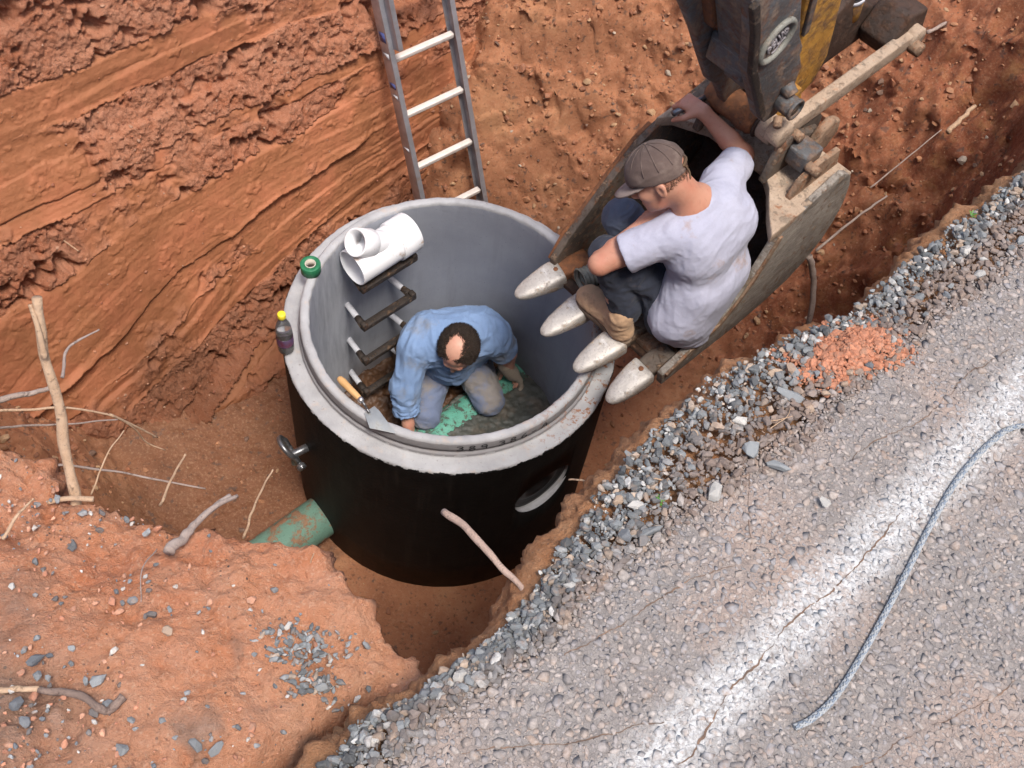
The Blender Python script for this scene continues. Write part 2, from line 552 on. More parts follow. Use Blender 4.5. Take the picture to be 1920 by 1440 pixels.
def soil(name, dark, mid, light, pale, wet_shade=False, use_mask=False, smooth_col=None, speck=.5):
    t = NT(name)
    big = t.noise(2.2, 5, .6)
    med = t.noise(14, 7, .65)
    c = t.ramp(big, [(.28, dark), (.48, mid), (.72, light)])
    c = t.mix(t.g(med, .35, .75), c, t.mix(.55, c, pale))
    fine = t.noise(85, 6, .7)
    c = t.mix(t.math('MULTIPLY', t.g(fine, .52, .72), .5), c, pale)
    c = t.mix(t.math('MULTIPLY', t.g(t.noise(60, 4, .6), .62, .70), .5), c, tuple(x * .42 for x in dark))
    sp = t.vor(55)
    c = t.mix(t.math('MULTIPLY', t.math('MULTIPLY', t.math('LESS_THAN', sp, .16), t.g(t.noise(9, 3), .5, .6)), speck), c, (.10, .085, .075))
    c = t.mix(t.math('MULTIPLY', t.g(t.noise(210, 3, .6), .54, .68), .22), c, tuple(x * .5 for x in dark))
    c = t.mix(t.math('MULTIPLY', t.g(t.noise(170, 3, .6), .58, .68), .35), c, tuple(min(.8, x * 1.25) for x in pale))
    c = t.mix(t.math('MULTIPLY', t.attr('grey'), .75), c, t.ramp(t.noise(30, 6, .7), [(.3, (.17, .115, .085)), (.55, (.30, .215, .165)), (.75, (.42, .33, .27))]))
    h = t.math('ADD', t.math('MULTIPLY', t.noise(34, 9, .75), 1.0), t.math('MULTIPLY', t.noise(130, 5, .7), .5))
    rough = .88
    if use_mask:
        mk = t.attr('rough')
        st = t.noise(1.0, 6, .6, co=t.map((6, 6, 60)))
        sc = t.ramp(st, [(.3, tuple(x * .86 for x in smooth_col)), (.7, smooth_col)])
        sc = t.mix(t.g(t.noise(4, 5), .45, .7), sc, mid)
        c = t.mix(mk, sc, c)
        h = t.math('MULTIPLY', h, t.math('ADD', t.math('MULTIPLY', mk, .8), .22))
        rough = t.math('ADD', t.math('MULTIPLY', mk, .3), .56)
        if True:
            wt = t.attr('wet_shade')
            c = t.mix(wt, c, t.mix(.62, c, (.09, .034, .014)))
    return t.done(c, rough, t.bump(h, 1.0, .022), .25)

# red-clay palette (linear base colours)
M = {}
M['bank'] = soil('red_clay', (.36, .108, .046), (.47, .172, .086), (.55, .240, .135), (.64, .34, .22), use_mask=True, smooth_col=(.39, .155, .072))
M['ramp'] = soil('loose_subsoil', (.21, .085, .038), (.30, .125, .058), (.36, .175, .085), (.42, .24, .13), speck=.8)
M['floor'] = soil('damp_clay_floor', (.19, .075, .033), (.26, .11, .05), (.32, .15, .07), (.36, .19, .10))
M['mound'] = soil('orange_clay', (.52, .160, .070), (.62, .240, .115), (.67, .315, .175), (.74, .44, .30), speck=.9)
M['lip'] = soil('orange_road_subsoil', (.34, .13, .055), (.43, .19, .085), (.48, .25, .12), (.52, .31, .18))
def stone_mat(name):
    t = NT(name)
    c = t.attr('col', 'Color')
    c = t.mix(t.g(t.noise(160, 5, .6), .35, .75), c, t.mix(.5, c, (.05, .05, .05)))
    c = t.mix(t.math('MULTIPLY', t.g(t.noise(40, 5, .7), .52, .68), .5), c, (.34, .22, .15))
    return t.done(c, .75, t.bump(t.noise(220, 5), .4, .003), .3)
M['stone'] = stone_mat('crushed_stone')
def stone_var(name, c0, c1):
    t = NT(name)
    r = t.n('ObjectInfo').outputs['Random']
    c = t.ramp(r, [(0, c0), (1, c1)])
    c = t.mix(t.g(t.noise(90, 6, .65), .4, .75), c, t.mix(.5, c, (.06, .06, .06)))
    c = t.mix(t.math('MULTIPLY', t.g(t.noise(50, 5, .7), .55, .7), .6), c, (.38, .22, .14))
    return t.done(c, .72, t.bump(t.noise(150, 6), .5, .004), .3)
M['stone_blue'] = stone_var('blue_grey_stone', (.15, .158, .158), (.31, .32, .318))
M['stone_pale'] = stone_var('pale_stone', (.40, .38, .35), (.62, .58, .52))
M['stone_tan'] = stone_var('tan_stone', (.36, .25, .18), (.50, .36, .25))
M['stone_dark'] = stone_var('dark_stone', (.10, .11, .12), (.20, .21, .22))
M['clod'] = stone_mat('clay_clods')

# ================================================================== SETTING: excavation, road, gravel
ES = np.array([-4.0, -1.79, -1.67, -1.57, -1.39, -1.31, -1.20, -1.04, -.86, -.69, -.45, -.28, -.11, .10, .36, 5.0])
EN = np.array([1.57, 1.574, 1.551, 1.578, 1.588, 1.582, 1.553, 1.51, 1.494, 1.48, 1.518, 1.565, 1.563, 1.567, 1.58, 1.6])
AS = np.array([-4.0, -1.73, -1.55, -1.38, -1.21, -.94, -.64, -.39, .17, 5.0])
AN = np.array([1.63, 1.632, 1.626, 1.648, 1.631, 1.644, 1.673, 1.677, 1.705, 1.74])
ZROAD = 3.29
def edge_n(s): return np.interp(s, ES, EN) + .010 * pn1(np.asarray(s) * 9, 3.3) + .006 * pn1(np.asarray(s) * 23, 7.1)
def asph_n(s): return np.interp(s, AS, AN) + .008 * pn1(np.asarray(s) * 11, 5.3) + .006 * pn1(np.asarray(s) * 31, 2.1)
def z_shoulder(s, n):
    e = edge_n(s); a = asph_n(s)
    t = np.clip((n - e) / np.maximum(a - e, .02), -.5, 1)
    return 3.235 + .052 * np.clip(t, 0, 1) ** .7 - .02 * np.clip(-t, 0, 1)

def clods(P, amp=1.0):
    r = .020 * fbm(P * 5.5, 3) + .012 * np.abs(pn(P * 11)) + .007 * fbm(P * 21, 3, .6) + .004 * pn(P * 62) + .026 * chunks(P, 20) * ss(-.25, .35, pn(P * 4.1 + 8)) + chunks(P, 46) * .0115
    return amp * r

def ridge_(P): return .5 - np.abs(fbm(P, 3, .55))
# ---- far wall of the trench, with the scrape marks of the bucket teeth
su = np.arange(-2.30, 1.85, .0054); zu = np.arange(-.08, 2.50, .0054)
S, Z = np.meshgrid(su, zu, indexing='ij')
P0 = T(S, -1.12 - .27 * Z, Z)
w = Z + S * (.075 - .34 * ss(1.35, .25, Z + .12 * S)) + .13 * pn1(S * .62, Z * .9, 1.5) + .030 * pn1(S * 2.4, Z * 3, 9.1) + .010 * pn1(S * 14, Z * 9, 4.4)
rg = np.random.default_rng(44)
edges = [-.4]
while edges[-1] < 3.6: edges.append(edges[-1] + rg.choice([.06, .09, .14, .2, .26]) * rg.uniform(.8, 1.2))
edges = np.array(edges); nb = len(edges)
boff = rg.normal(0, .010, nb); btype = rg.uniform(-.6, .42, nb); bslope = rg.uniform(-.012, .024, nb)
bi = np.clip(np.searchsorted(edges, w) - 1, 0, nb - 2)
t = np.clip((w - edges[bi]) / (edges[bi + 1] - edges[bi]), 0, 1)
typ = btype[bi] + 1.25 * pn1(S * .95, bi * 7.77, 2.2) + .55 * pn1(S * 2.6, Z * 3.6, 8.8) + .3 * pn1(S * 9, Z * 9, 1.1)
typ = typ + .9 * ss(1.25, 2.1, Z + .25 * S) - .26 + .6 * ss(.75, .25, Z) * ss(-1.4, -.6, S)
rmask = ss(-.22, .30, typ + .25 * fbm(P0 * 7 + 2, 3))
ragged = .5 + .5 * pn1(S * 19, Z * 19, 6.6)
brk = ss(-.15, .30, pn1(S * 1.3, bi * 3.3, 6.1) + .2 * pn1(S * 6, bi * 2.2, 3))
disp = boff[bi] * (.25 + .75 * brk) + brk * (bslope[bi] * (1 - t) ** 1.4 + .008 * ss(.10, 0, t) * (.2 + 1.6 * ragged) - .010 * ss(.94, 1, t))
disp = disp + .050 * pn1(S * .8, Z * 1.0, 3.7) + .035 * pn1(S * 2.1, Z * 2.0, 5.9) * (.4 + .6 * rmask)
grain = clods(P0 * np.array([1, 1, .75]) + np.stack([w * 0, w * 0, w * 0], -1))
wl = Z + S * (.075 - .34 * ss(1.35, .25, Z + .12 * S)) + .10 * pn1(S * .55, Z * .8, 1.5) + .012 * pn1(S * 2.2, Z * 2, 7)
def saw_(x):
    x = x % 1.0
    return np.where(x < .82, x / .82, (1 - x) / .18)
vst2 = .5 + .5 * pn1(S * 95 + 20 * Z, Z * 24, 6.5)
vst = .5 + .5 * pn1(S * 46 + 14 * Z, Z * 13, 2.5)
disp = disp + rmask * (1.0 * grain + .008 - .012 * ss(.55, .9, vst) - .007 * ss(.58, .85, vst2) + .0065 * chunks(P0 + 2, 85) + .002 * pn(P0 * 140)) + (1 - rmask) * (.013 * (saw_(wl * 8.5 + .35 * pn1(S * .9, 4.4)) - .5) * np.clip(.35 + 1.3 * pn1(np.floor(wl * 8.5) * 3.3, S * 1.1, 1.2), 0, 1.4) + .0016 * pn1(S * .8, wl * 60, 7) + .0008 * pn1(S * 1.5, wl * 150, 2) + .20 * grain)
# crumbs hanging on the smooth cuts and gouges in the rough ones
cr = fbm(P0 * 9 + 31, 4, .6)
disp = disp + (1 - rmask) * .005 * ss(.40, .62, cr) - rmask * .075 * ss(.36, .70, fbm(P0 * 3.4 + 77, 4, .6)) - .030 * rmask * ss(.30, .6, fbm(P0 * 8.5 + 57, 3, .6))
disp = disp + .14 * np.exp(-np.clip(Z, 0, 9) / .16) + .02
wet_shade = np.clip(.75 * ss(.75, .1, Z + .22 * pn1(S * 1.6, Z * 1.6, 4)) + .35 * ss(.25, .6, fbm(T(S * 1.2, Z * 0, Z * .45), 3)) * ss(1.6, .6, Z), 0, 1)  # wet clay low on the wall, darkened further as painted pit shade
VW = T(S, -1.12 - .27 * Z + disp, Z + .25 * disp)
wall = obj('trench_wall', VW.reshape(-1, 3), grid_faces(*S.shape), M['bank'], attrs={'rough': rmask.ravel(), 'wet_shade': wet_shade.ravel()}, loc=T(0, -1.3, 0))
tag(wall, 'steep scraped red clay bank behind the manhole', kind='structure')
# the natural ground beyond and the wall top above the picture
top = MB()
zt = 2.6
def strip(rows, step_s, s0, s1):
    """rows of (n, z) swept along s with a little unevenness"""
    sl = np.arange(s0, s1 + 1e-6, step_s)
    V = np.stack([T(sl, n + .02 * pn1(sl * 2, k), z + .015 * pn1(sl * 3, k + 5)) for k, (n, z) in enumerate(rows)], 1)
    return V.reshape(-1, 3), grid_faces(len(sl), len(rows))
V, F = strip([(-1.77, 2.45), (-1.86, 2.75), (-1.95, 3.0), (-2.2, 3.08), (-4, 3.1), (-9, 3.1), (-40, 3.1)], .25, -40, 40)
tag(obj('ground', V, F, M['mound'], loc=(0, 0, 3)), kind='structure')

# ---- floor of the excavation and the loose slope that rises behind the bucket
su = np.concatenate([np.arange(-2.1, 3.0, .0105), np.arange(3.0, 5.2, .05)]); nu = np.arange(-2.3, 1.78, .0105)
S, N = np.meshgrid(su, nu, indexing='ij')
P0 = T(S, N, 0 * S)
s0 = 1.15 + .22 * ss(-1.2, .1, N) + .10 * pn1(S * .9, N * 1.3, 3)
sl = S - s0
ramp = .16 * np.log1p(np.exp(np.clip(sl / .16, -30, 30))) * 1.38
ramp = ramp + .10 * pn1(S * 1.5, N * 1.7, 8) * ss(.1, .6, sl)
lev = ramp * 3.1 + .5 * pn1(S * 1.1, N * 1.4, 2)
ramp = ramp + .055 * (ss(.25, .75, lev % 1.0) - (lev % 1.0)) * ss(.1, .4, sl)
bank = ss(.98, 1.5, N + .06 * pn1(S * 2.2, N * 2, 5)) * ss(.05, .75, S) * (.55 + .9 * ss(.3, 1.6, S))
talus = ss(-.75, -1.3, N) * ss(.7, 1.15, S) * .75
lo_talus = .25 * ss(-.55, -1.2, N) * ss(-.4, -1.7, S) + .5 * ss(-1.25, -1.75, S) * ss(.4, -1.0, N)
zf = np.maximum(ramp, 0) + bank + talus + lo_talus
P1 = T(S, N, zf)
am = .45 + .95 * ss(.02, .4, zf)
near_mh = ss(.74, .98, np.hypot(P0[..., 0], P0[..., 1]))
zf = zf + (am * (1.25 * clods(P1 + 3) - .016) + ss(.1, .5, zf) * (.045 * fbm(P1 * 4.2 + 13, 4, .6) + .03 * ridge_(P1 * 3.1 + 5)) + .03 * pn1(S * 1.4, N * 1.4, 6) + .06 * np.abs(fbm(P1 * 2.4, 3)) * ss(.2, .7, zf)) * near_mh
rr_ = ss(.5, 1.0, N) * ss(.9, 1.6, S)
zf = zf + rr_ * (.24 * ridge_(P1 * 1.9 + 3) + .12 * ridge_(P1 * 4.7 + 8))
zf = zf - .55 * np.exp(-(((S - 1.62) / .16) ** 2 + ((N - 1.36) / .09) ** 2)) - .30 * np.exp(-(((S - 1.05) / .22) ** 2 + ((N - 1.47) / .06) ** 2))
zf = np.minimum(zf, 3.15 + .05 * pn1(S, N, 1))
nshift = (.045 * fbm(P1 * 6 + 9, 3) ) * ss(.3, .8, zf)
VF = T(S - nshift, N, zf)
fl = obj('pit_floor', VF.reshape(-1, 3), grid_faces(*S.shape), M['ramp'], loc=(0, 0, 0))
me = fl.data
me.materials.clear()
def floor_material():
    t = NT('pit_floor_clay')
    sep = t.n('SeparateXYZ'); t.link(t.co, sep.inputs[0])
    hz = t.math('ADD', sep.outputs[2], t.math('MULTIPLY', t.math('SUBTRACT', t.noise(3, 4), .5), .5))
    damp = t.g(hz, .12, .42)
    big = t.noise(2.6, 5, .65)
    low = t.ramp(big, [(.3, (.23, .088, .040)), (.5, (.33, .136, .064)), (.7, (.41, .20, .10))])
    high = t.ramp(big, [(.28, (.165, .054, .025)), (.42, (.25, .086, .041)), (.58, (.31, .122, .060)), (.75, (.37, .18, .088))])
    c = t.mix(damp, low, high)
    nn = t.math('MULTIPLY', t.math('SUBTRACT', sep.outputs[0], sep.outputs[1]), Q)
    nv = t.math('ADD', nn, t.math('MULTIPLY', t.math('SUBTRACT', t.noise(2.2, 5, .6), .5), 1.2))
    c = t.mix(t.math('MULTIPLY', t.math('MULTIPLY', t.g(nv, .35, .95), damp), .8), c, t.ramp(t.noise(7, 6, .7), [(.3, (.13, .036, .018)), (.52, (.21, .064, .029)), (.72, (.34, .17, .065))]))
    c = t.mix(t.math('MULTIPLY', t.math('MULTIPLY', t.g(nv, .1, -.5), t.math('SUBTRACT', 1.0, damp)), .75), c, t.ramp(t.noise(8, 6, .7), [(.3, (.075, .030, .014)), (.7, (.145, .062, .031))]))  # left and rear floor: damp clay plus pit shade put into the colour
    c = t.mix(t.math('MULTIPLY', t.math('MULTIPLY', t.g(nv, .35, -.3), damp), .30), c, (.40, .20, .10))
    fine = t.noise(75, 6, .7)
    c = t.mix(t.math('MULTIPLY', t.g(fine, .5, .72), .5), c, (.42, .25, .15))
    c = t.mix(t.math('MULTIPLY', t.g(t.noise(48, 5, .6), .57, .68), .65), c, (.085, .04, .022))
    c = t.mix(t.math('MULTIPLY', t.g(t.noise(24, 3, .5), .62, .68), .5), c, (.06, .05, .045))
    h = t.math('ADD', t.noise(28, 8, .7), t.math('MULTIPLY', t.noise(110, 5, .7), .35))
    return t.done(c, t.math('ADD', t.math('MULTIPLY', damp, .25), .62), t.bump(h, .55, .018), .3)
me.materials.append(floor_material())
tag(fl, 'damp clay floor of the excavation rising to a loose slope', kind='structure')

# ---- the spoil bank that closes the near left end of the trench
LN = np.array([-2.6, .3, .54, .63, .76, .84, .96, 1.0, 1.04, 1.12, 1.17, 1.23, 1.32, 1.375, 1.45, 1.7])
LS = np.array([-1.95, -1.88, -1.846, -1.822, -1.806, -1.746, -1.70, -1.635, -1.613, -1.562, -1.512, -1.512, -1.492, -1.503, -1.503, -1.50])
def lip_s(n): return np.interp(n, LN, LS) + .014 * pn1(np.asarray(n) * 9, 1.7) + .009 * pn1(np.asarray(n) * 24, 4.4)
def mound_base(d, n):
    z = 3.06 + .11 * ss(.0, .4, d) + .035 * pn1(d * 2.2, np.asarray(n) * 2.2, 6) + .02 * pn1(d * 6, np.asarray(n) * 6, 9)
    z = z - .13 * np.exp(-((np.asarray(n) - 1.50) / .05) ** 2) * ss(.02, .2, d)
    return z
nu = np.concatenate([np.arange(-2.5, .1, .04), np.arange(.1, 1.64, .0062)])
du = np.concatenate([np.arange(1.9, .95, -.03), np.arange(.95, .03, -.0062)])
prof = [(d, 0.0) for d in du] + [(.024, -.003), (.016, -.007), (.009, -.013), (.004, -.02), (.001, -.03), (.0, -.045), (.0, -.06), (.002, -.08), (.004, -.10),
        (.008, -.13), (.012, -.17), (.02, -.22), (.03, -.3), (.04, -.45), (.06, -.8), (.08, -1.3), (.1, -2.0), (.12, -3.2)]
dz_ = np.array([p for p in prof if p[1] <= -.22]); zz_ = np.arange(-.25, -3.2, -.035)
prof = [p for p in prof if p[1] > -.23] + [(float(np.interp(-z, -dz_[:, 1], dz_[:, 0])), float(z)) for z in zz_]
pd = np.array(prof)
Dm, Nm = np.meshgrid(pd[:, 0], nu, indexing='ij'); Zd = np.repeat(pd[:, 1][:, None], len(nu), 1)
Sm = lip_s(Nm) - Dm
Zm = mound_base(Dm, Nm) + Zd
Pm = T(Sm, Nm, Zm)
edgew = ss(.25, 0, Dm)
dn = 1.0 * clods(Pm * 1.15 + 40) - .006 + .022 * chunks(Pm + 4, 13) * ss(-.1, .4, pn(Pm * 2.6 + 31)) + .018 * fbm(Pm * 9 + 3, 3) + .006 * chunks(Pm + 9, 60) + .012 * fbm(Pm * 18 + 5, 3) * edgew
upw = np.where(Zd < -.02, 0, 1.0)
Sm = Sm + dn * (1 - upw) * 1.6 + upw * edgew * dn * .4
Zm = Zm + dn * upw
gm = np.clip(ss(.32, .75, Dm + .30 * fbm(Pm * 3.2 + 9, 4, .6) + .30 * ss(1.1, .55, Nm)) * ss(1.42, 1.05, Nm) * 1.0 + .8 * ss(.35, .6, fbm(Pm * 5 + 21, 3)), 0, 1)
mound = obj('dirt_bank', T(Sm, Nm, Zm).reshape(-1, 3), grid_faces(*Dm.shape), M['mound'], loc=T(-2, .9, 3.0), attrs={'grey': gm.ravel()})
tag(mound, 'orange clay bank with scattered stones at lower left', kind='structure')
def z_mound(s, n):
    d = lip_s(n) - s
    return mound_base(d, n)

# ---- soil face under the road edge
su = np.concatenate([np.arange(-2.6, .75, .0065), np.arange(.8, 5.5, .06)])
prof = [(.20, 3.262), (.14, 3.256), (.09, 3.25), (.05, 3.242), (.02, 3.236), (.0, 3.232), (-.008, 3.228), (-.016, 3.222), (-.024, 3.214), (-.031, 3.204), (-.037, 3.193), (-.042, 3.18), (-.045, 3.165),
        (-.047, 3.15), (-.047, 3.13), (-.045, 3.11), (-.04, 3.08), (-.035, 3.04), (-.025, 2.98), (-.01, 2.9), (.01, 2.75), (.04, 2.5), (.07, 2.0), (.09, 1.2), (.1, -.1)]
zq_ = np.concatenate([[p[1] for p in prof if p[1] > 3.05], np.arange(3.04, -.12, -.035)])
pq_ = np.array(sorted(prof, key=lambda p: p[1]))
prof = [(float(np.interp(z, pq_[:, 1], pq_[:, 0])), float(z)) for z in zq_]
pr_ = np.array(prof)
Sx, K = np.meshgrid(su, np.arange(len(prof)), indexing='ij')
off = pr_[K.astype(int), 0]; Zx = pr_[K.astype(int), 1]
off = np.where(off < 0, off * 1.3, off)
lipw = 1 + .55 * pn1(Sx * 2.2, 1.2) + .35 * pn1(Sx * 7, 3.2)
Nx = edge_n(Sx) + np.where(off < 0, off * lipw, off)
Px = T(Sx, Nx, Zx)
g = 1.0 * clods(Px * 1.3 + 12) - .010 + .012 * fbm(Px * 22, 3)
Nx = Nx - g * ss(3.24, 3.2, Zx) * (1 + .6 * ss(3.05, 2.9, Zx))
Zx = Zx + .5 * g * ss(3.1, 3.24, Zx) + .02 * pn1(Sx * 5, Zx * 4, 2) * ss(3.0, 3.2, Zx)
face = obj('road_bank', T(Sx, Nx, Zx).reshape(-1, 3), grid_faces(*Sx.shape), M['lip'], loc=T(0, 1.55, 3))
tag(face, 'orange soil face under the broken road edge', kind='structure')

# ---- road: bitumen sheet, embedded chippings, worn white line
t = NT('road_binder')
c = t.ramp(t.noise(40, 6, .65), [(.3, (.17, .146, .132)), (.55, (.24, .21, .19)), (.75, (.32, .28, .25))])
c = t.mix(t.math('MULTIPLY', t.g(t.noise(2.5, 5), .5, .65), .45), c, (.44, .28, .20))
c = t.mix(t.math('MULTIPLY', t.g(t.vor(85, 'DISTANCE_TO_EDGE'), .06, .0), .6), c, (.11, .095, .085))
sep = t.n('SeparateXYZ'); t.link(t.co, sep.inputs[0])
nn_ = t.math('MULTIPLY', t.math('SUBTRACT', t.math('ADD', sep.outputs[0], T(-.8, 2.2, 0)[0]), t.math('ADD', sep.outputs[1], T(-.8, 2.2, 0)[1])), Q)
band = t.math('ABSOLUTE', t.math('SUBTRACT', nn_, 1.942))
band = t.math('ADD', band, t.math('MULTIPLY', t.math('SUBTRACT', t.noise(26, 5, .7), .5), .06))
pm = t.math('MULTIPLY', t.g(band, .075, .025), t.g(t.noise(60, 6, .75), .36, .60))
c = t.mix(t.math('MULTIPLY', pm, .8), c, (.62, .61, .59))
M['binder'] = t.done(c, .85, t.bump(t.math('ADD', t.vor(85, 'SMOOTH_F1'), t.noise(190, 4)), .7, .006), .3)
su = np.concatenate([[-40, -20, -10, -5, -3], np.arange(-2.4, 1.0, .02), [1.2, 1.6, 2, 3, 5, 10, 20, 40]])
rows = np.concatenate([[0, .008, .02], np.arange(.04, 1.3, .03), [1.6, 2.2, 3.2, 5, 9]])
Sx, R = np.meshgrid(su, rows, indexing='ij')
Nx = asph_n(np.clip(Sx, -4, 5)) + R
Zx = ZROAD + .006 * pn1(Sx * 3, Nx * 3) - .012 * np.exp(-R / .012)
def z_road(s, n): return ZROAD + .006 * pn1(np.asarray(s) * 3, np.asarray(n) * 3)
tag(obj('road', T(Sx, Nx, Zx).reshape(-1, 3), grid_faces(*Sx.shape), M['binder'], loc=T(-.8, 2.2, 3.29)), kind='structure')
V, F = strip([(1.9, 3.24), (2, 3.245), (9, 3.245), (40, 3.2)], 2, -40, 40)

def crack_n(s): return 1.958 + .040 * pn1(s * 2.1, 5.5) + .012 * pn1(s * 11, 1.5) + .004 * pn1(s * 40, 1.5) + 10 * (pn1(s * 1.7, 8.8) < -.22)
CRACKS = [(-1.35, 1.70, -.95, 1.80), (-.95, 1.80, -.80, 1.665), (-.62, 1.80, -.10, 1.86), (-1.15, 2.16, -.75, 2.28), (-1.60, 1.72, -1.30, 1.90)]
def line_mask(s, n):
    c = 1.942 + .006 * pn1(s * 3, 2.2)
    w = .052 + .010 * pn1(s * 6, 4.1) + .014 * pn1(s * 26, n * 26, 1)
    return ss(w + .040, w - .040, np.abs(n - c))
m = 60000
s_ = RNG.uniform(-2.05, .75, m * 2); n_ = RNG.uniform(1.60, 2.62, m * 2)
ok = (n_ > asph_n(s_) - .006) & (n_ < 2.62 + 0 * s_) & (n_ < 2.35 + (s_ + 2.05) * .16 + .3)
s_, n_ = s_[ok], n_[ok]
# keep the stones apart from each other
cell = {}
keep = []
rad = RNG.gamma(4.0, .00098, len(s_)); rad = np.clip(rad, .0021, .0125)
order = np.argsort(-rad)
gs = .0205
for i in order:
    a, b = int(s_[i] / gs + 1000), int(n_[i] / gs + 1000)
    good = True
    for da in (-1, 0, 1):
        for db in (-1, 0, 1):
            for j in cell.get((a + da, b + db), ()):
                if (s_[i] - s_[j]) ** 2 + (n_[i] - n_[j]) ** 2 < (.78 * (rad[i] + rad[j])) ** 2: good = False; break
            if not good: break
        if not good: break
    if good:
        keep.append(i); cell.setdefault((a, b), []).append(i)
keep = np.array(keep)
s_, n_, rad = s_[keep], n_[keep], rad[keep]
lm = line_mask(s_, n_) * ss(-.55, .05, pn1(s_ * 16, n_ * 16, 3) + .25)
isl = lm * (.82 + .3 * pn1(s_ * 30, n_ * 30, 2)) > RNG.uniform(.05, .95, len(lm))
pal = np.array([(.31, .31, .33), (.37, .36, .37), (.43, .40, .39), (.46, .39, .34), (.33, .34, .37), (.40, .335, .30), (.50, .46, .43), (.26, .26, .27)])
patch = .5 + .7 * pn1(s_ * 2.3, n_ * 2.3, 7)
cols = pal[RNG.integers(0, len(pal), len(s_))] * RNG.uniform(.8, 1.2, (len(s_), 1))
cols = cols * (1 - .35 * np.clip(patch, 0, 1)[:, None]) + .35 * np.clip(patch, 0, 1)[:, None] * np.array([.46, .36, .30])
cols = cols * np.array([1.04, .98, .93]) * .60 * .90 + .27 * np.array([.39, .335, .30])
pm_ = np.clip(line_mask(s_, n_) * (.58 + .30 * pn1(s_ * 9, n_ * 14, 6) + .22 * RNG.uniform(-1, 1, len(s_))), 0, 1)[:, None]
cols = cols * (1 - pm_) + .92 * pm_ * np.array([.62, .615, .60]) + .08 * pm_ * cols
cols = np.clip(cols, .03, .78)
ok_ = np.abs(n_ - crack_n(s_)) > .0045
for cs0, cn0, cs1, cn1 in CRACKS:
    tt_ = np.clip((s_ - cs0) / (cs1 - cs0), 0, 1); cn_t = cn0 + (cn1 - cn0) * tt_ + .022 * pn1(s_ * 6, cn0 * 9) + .007 * pn1(s_ * 27, cn0 * 5)
    ok_ &= ~((np.abs(n_ - cn_t) < .0032) & (tt_ > 0) & (tt_ < 1))
s_, n_, rad, cols = s_[ok_], n_[ok_], rad[ok_], cols[ok_]
rot = rand_rot(len(s_), .16); sz = np.stack([rad * 1.25, rad * 1.25, rad * .46], 1)
isl = line_mask(s_, n_) > .5
pos = T(s_, n_, z_road(s_, n_) - .0002)
sz = np.stack([rad * 1.25, rad * 1.25, rad * .46], 1)
rot = rand_rot(len(s_), .16)
M['chip'] = stone_mat('road_chipping')
a_ = ~isl
ch = scatter('road_chippings', pos[a_], sz[a_], rot[a_], cols[a_], M['chip'], CHIPS, smooth=True)
tag(ch, 'grey and tan stone chippings set in the old road surface', kind='stuff')
ln = scatter('road_marking', pos[isl], sz[isl], rot[isl], cols[isl], M['chip'], CHIPS, smooth=True)
tag(ln, 'worn white edge line painted over the road chippings', kind='structure')
# cracks: grooves of brown dirt between the chippings
def crack_strip(sv, nv, wv):
    nv = nv + .0028 * pn1(sv * 95, 7.7) + .0016 * pn1(sv * 210, 3.7)
    V = np.stack([T(sv, nv - wv, z_road(sv, nv) + .0012), T(sv, nv, z_road(sv, nv) + .0006), T(sv, nv + wv, z_road(sv, nv) + .0012)], 1)
    return V.reshape(-1, 3), [tuple(q) for q in grid_faces(len(sv), 3)]
cm = MB()
sv = np.arange(-2.0, .7, .004); nv = crack_n(sv); k = 0
while k < len(sv):
    j = k
    while j < len(sv) and nv[j] < 5: j += 1
    if j - k > 6: cm.add(crack_strip(sv[k:j], nv[k:j], .0026 * np.clip(.45 + .8 * pn1(sv[k:j] * 13, 2.2) + .4 * pn1(sv[k:j] * 70, 1.2), .0, 1.2)))
    k = max(j, k + 1)
for cs0, cn0, cs1, cn1 in CRACKS:
    sv2 = np.arange(cs0, cs1, .004); tt_ = (sv2 - cs0) / (cs1 - cs0)
    cm.add(crack_strip(sv2, cn0 + (cn1 - cn0) * tt_ + .022 * pn1(sv2 * 6, cn0 * 9) + .007 * pn1(sv2 * 27, cn0 * 5), .0019 * np.clip(.40 + .8 * pn1(sv2 * 13, 5.2) + .4 * pn1(sv2 * 70, 1.2), .0, 1.2)))
tag(cm.build('road_crack', simple('crack_dirt', (.07, .05, .04), (.24, .145, .095), 30, .9, .5, .004)), kind='structure')
# ---- gravel shoulder between the asphalt and the drop
def gravel_cols(m, w=(.42, .2, .14, .1, .14)):
    pal = np.array([(.165, .172, .172), (.26, .266, .264), (.46, .44, .41), (.38, .29, .22), (.10, .102, .102)])
    return np.clip(pal[RNG.choice(5, m, p=w)] * RNG.uniform(.72, 1.25, (m, 1)), .03, .75)
m = 10500
s_ = RNG.uniform(-2.1, .75, m); tt = RNG.uniform(-.10, 1.22, m) ** 1.0
e, a = edge_n(s_), asph_n(s_)
n_ = e + tt * (a - e) + RNG.normal(0, .004, m)
rad = np.clip(RNG.gamma(3.0, .0015, m), .0020, .0115)
z_ = z_shoulder(s_, n_) + RNG.uniform(-.2, 1.1, m) * rad + .006 * (tt < .9)
cols = gravel_cols(m, (.40, .17, .10, .13, .20))
dirtm = np.clip(ss(-.1, .25, pn1(s_ * 3.1, n_ * 8, 9)) * ss(.15, .7, tt) + .45 * ss(.55, 1.0, tt) + .5 * ss(-1.0, -.5, s_) * ss(.2, .6, tt), 0, 1)[:, None]
cols = cols * (1 - .75 * dirtm) + .75 * dirtm * np.array([.22, .15, .115])
gv = scatter('gravel_shoulder', T(s_, n_, z_), np.stack([rad * 1.2, rad * 1.1, rad], 1), rand_rot(m, .7), cols, M['stone'])
tag(gv, 'small blue grey crushed stone along the broken road edge', kind='stuff')

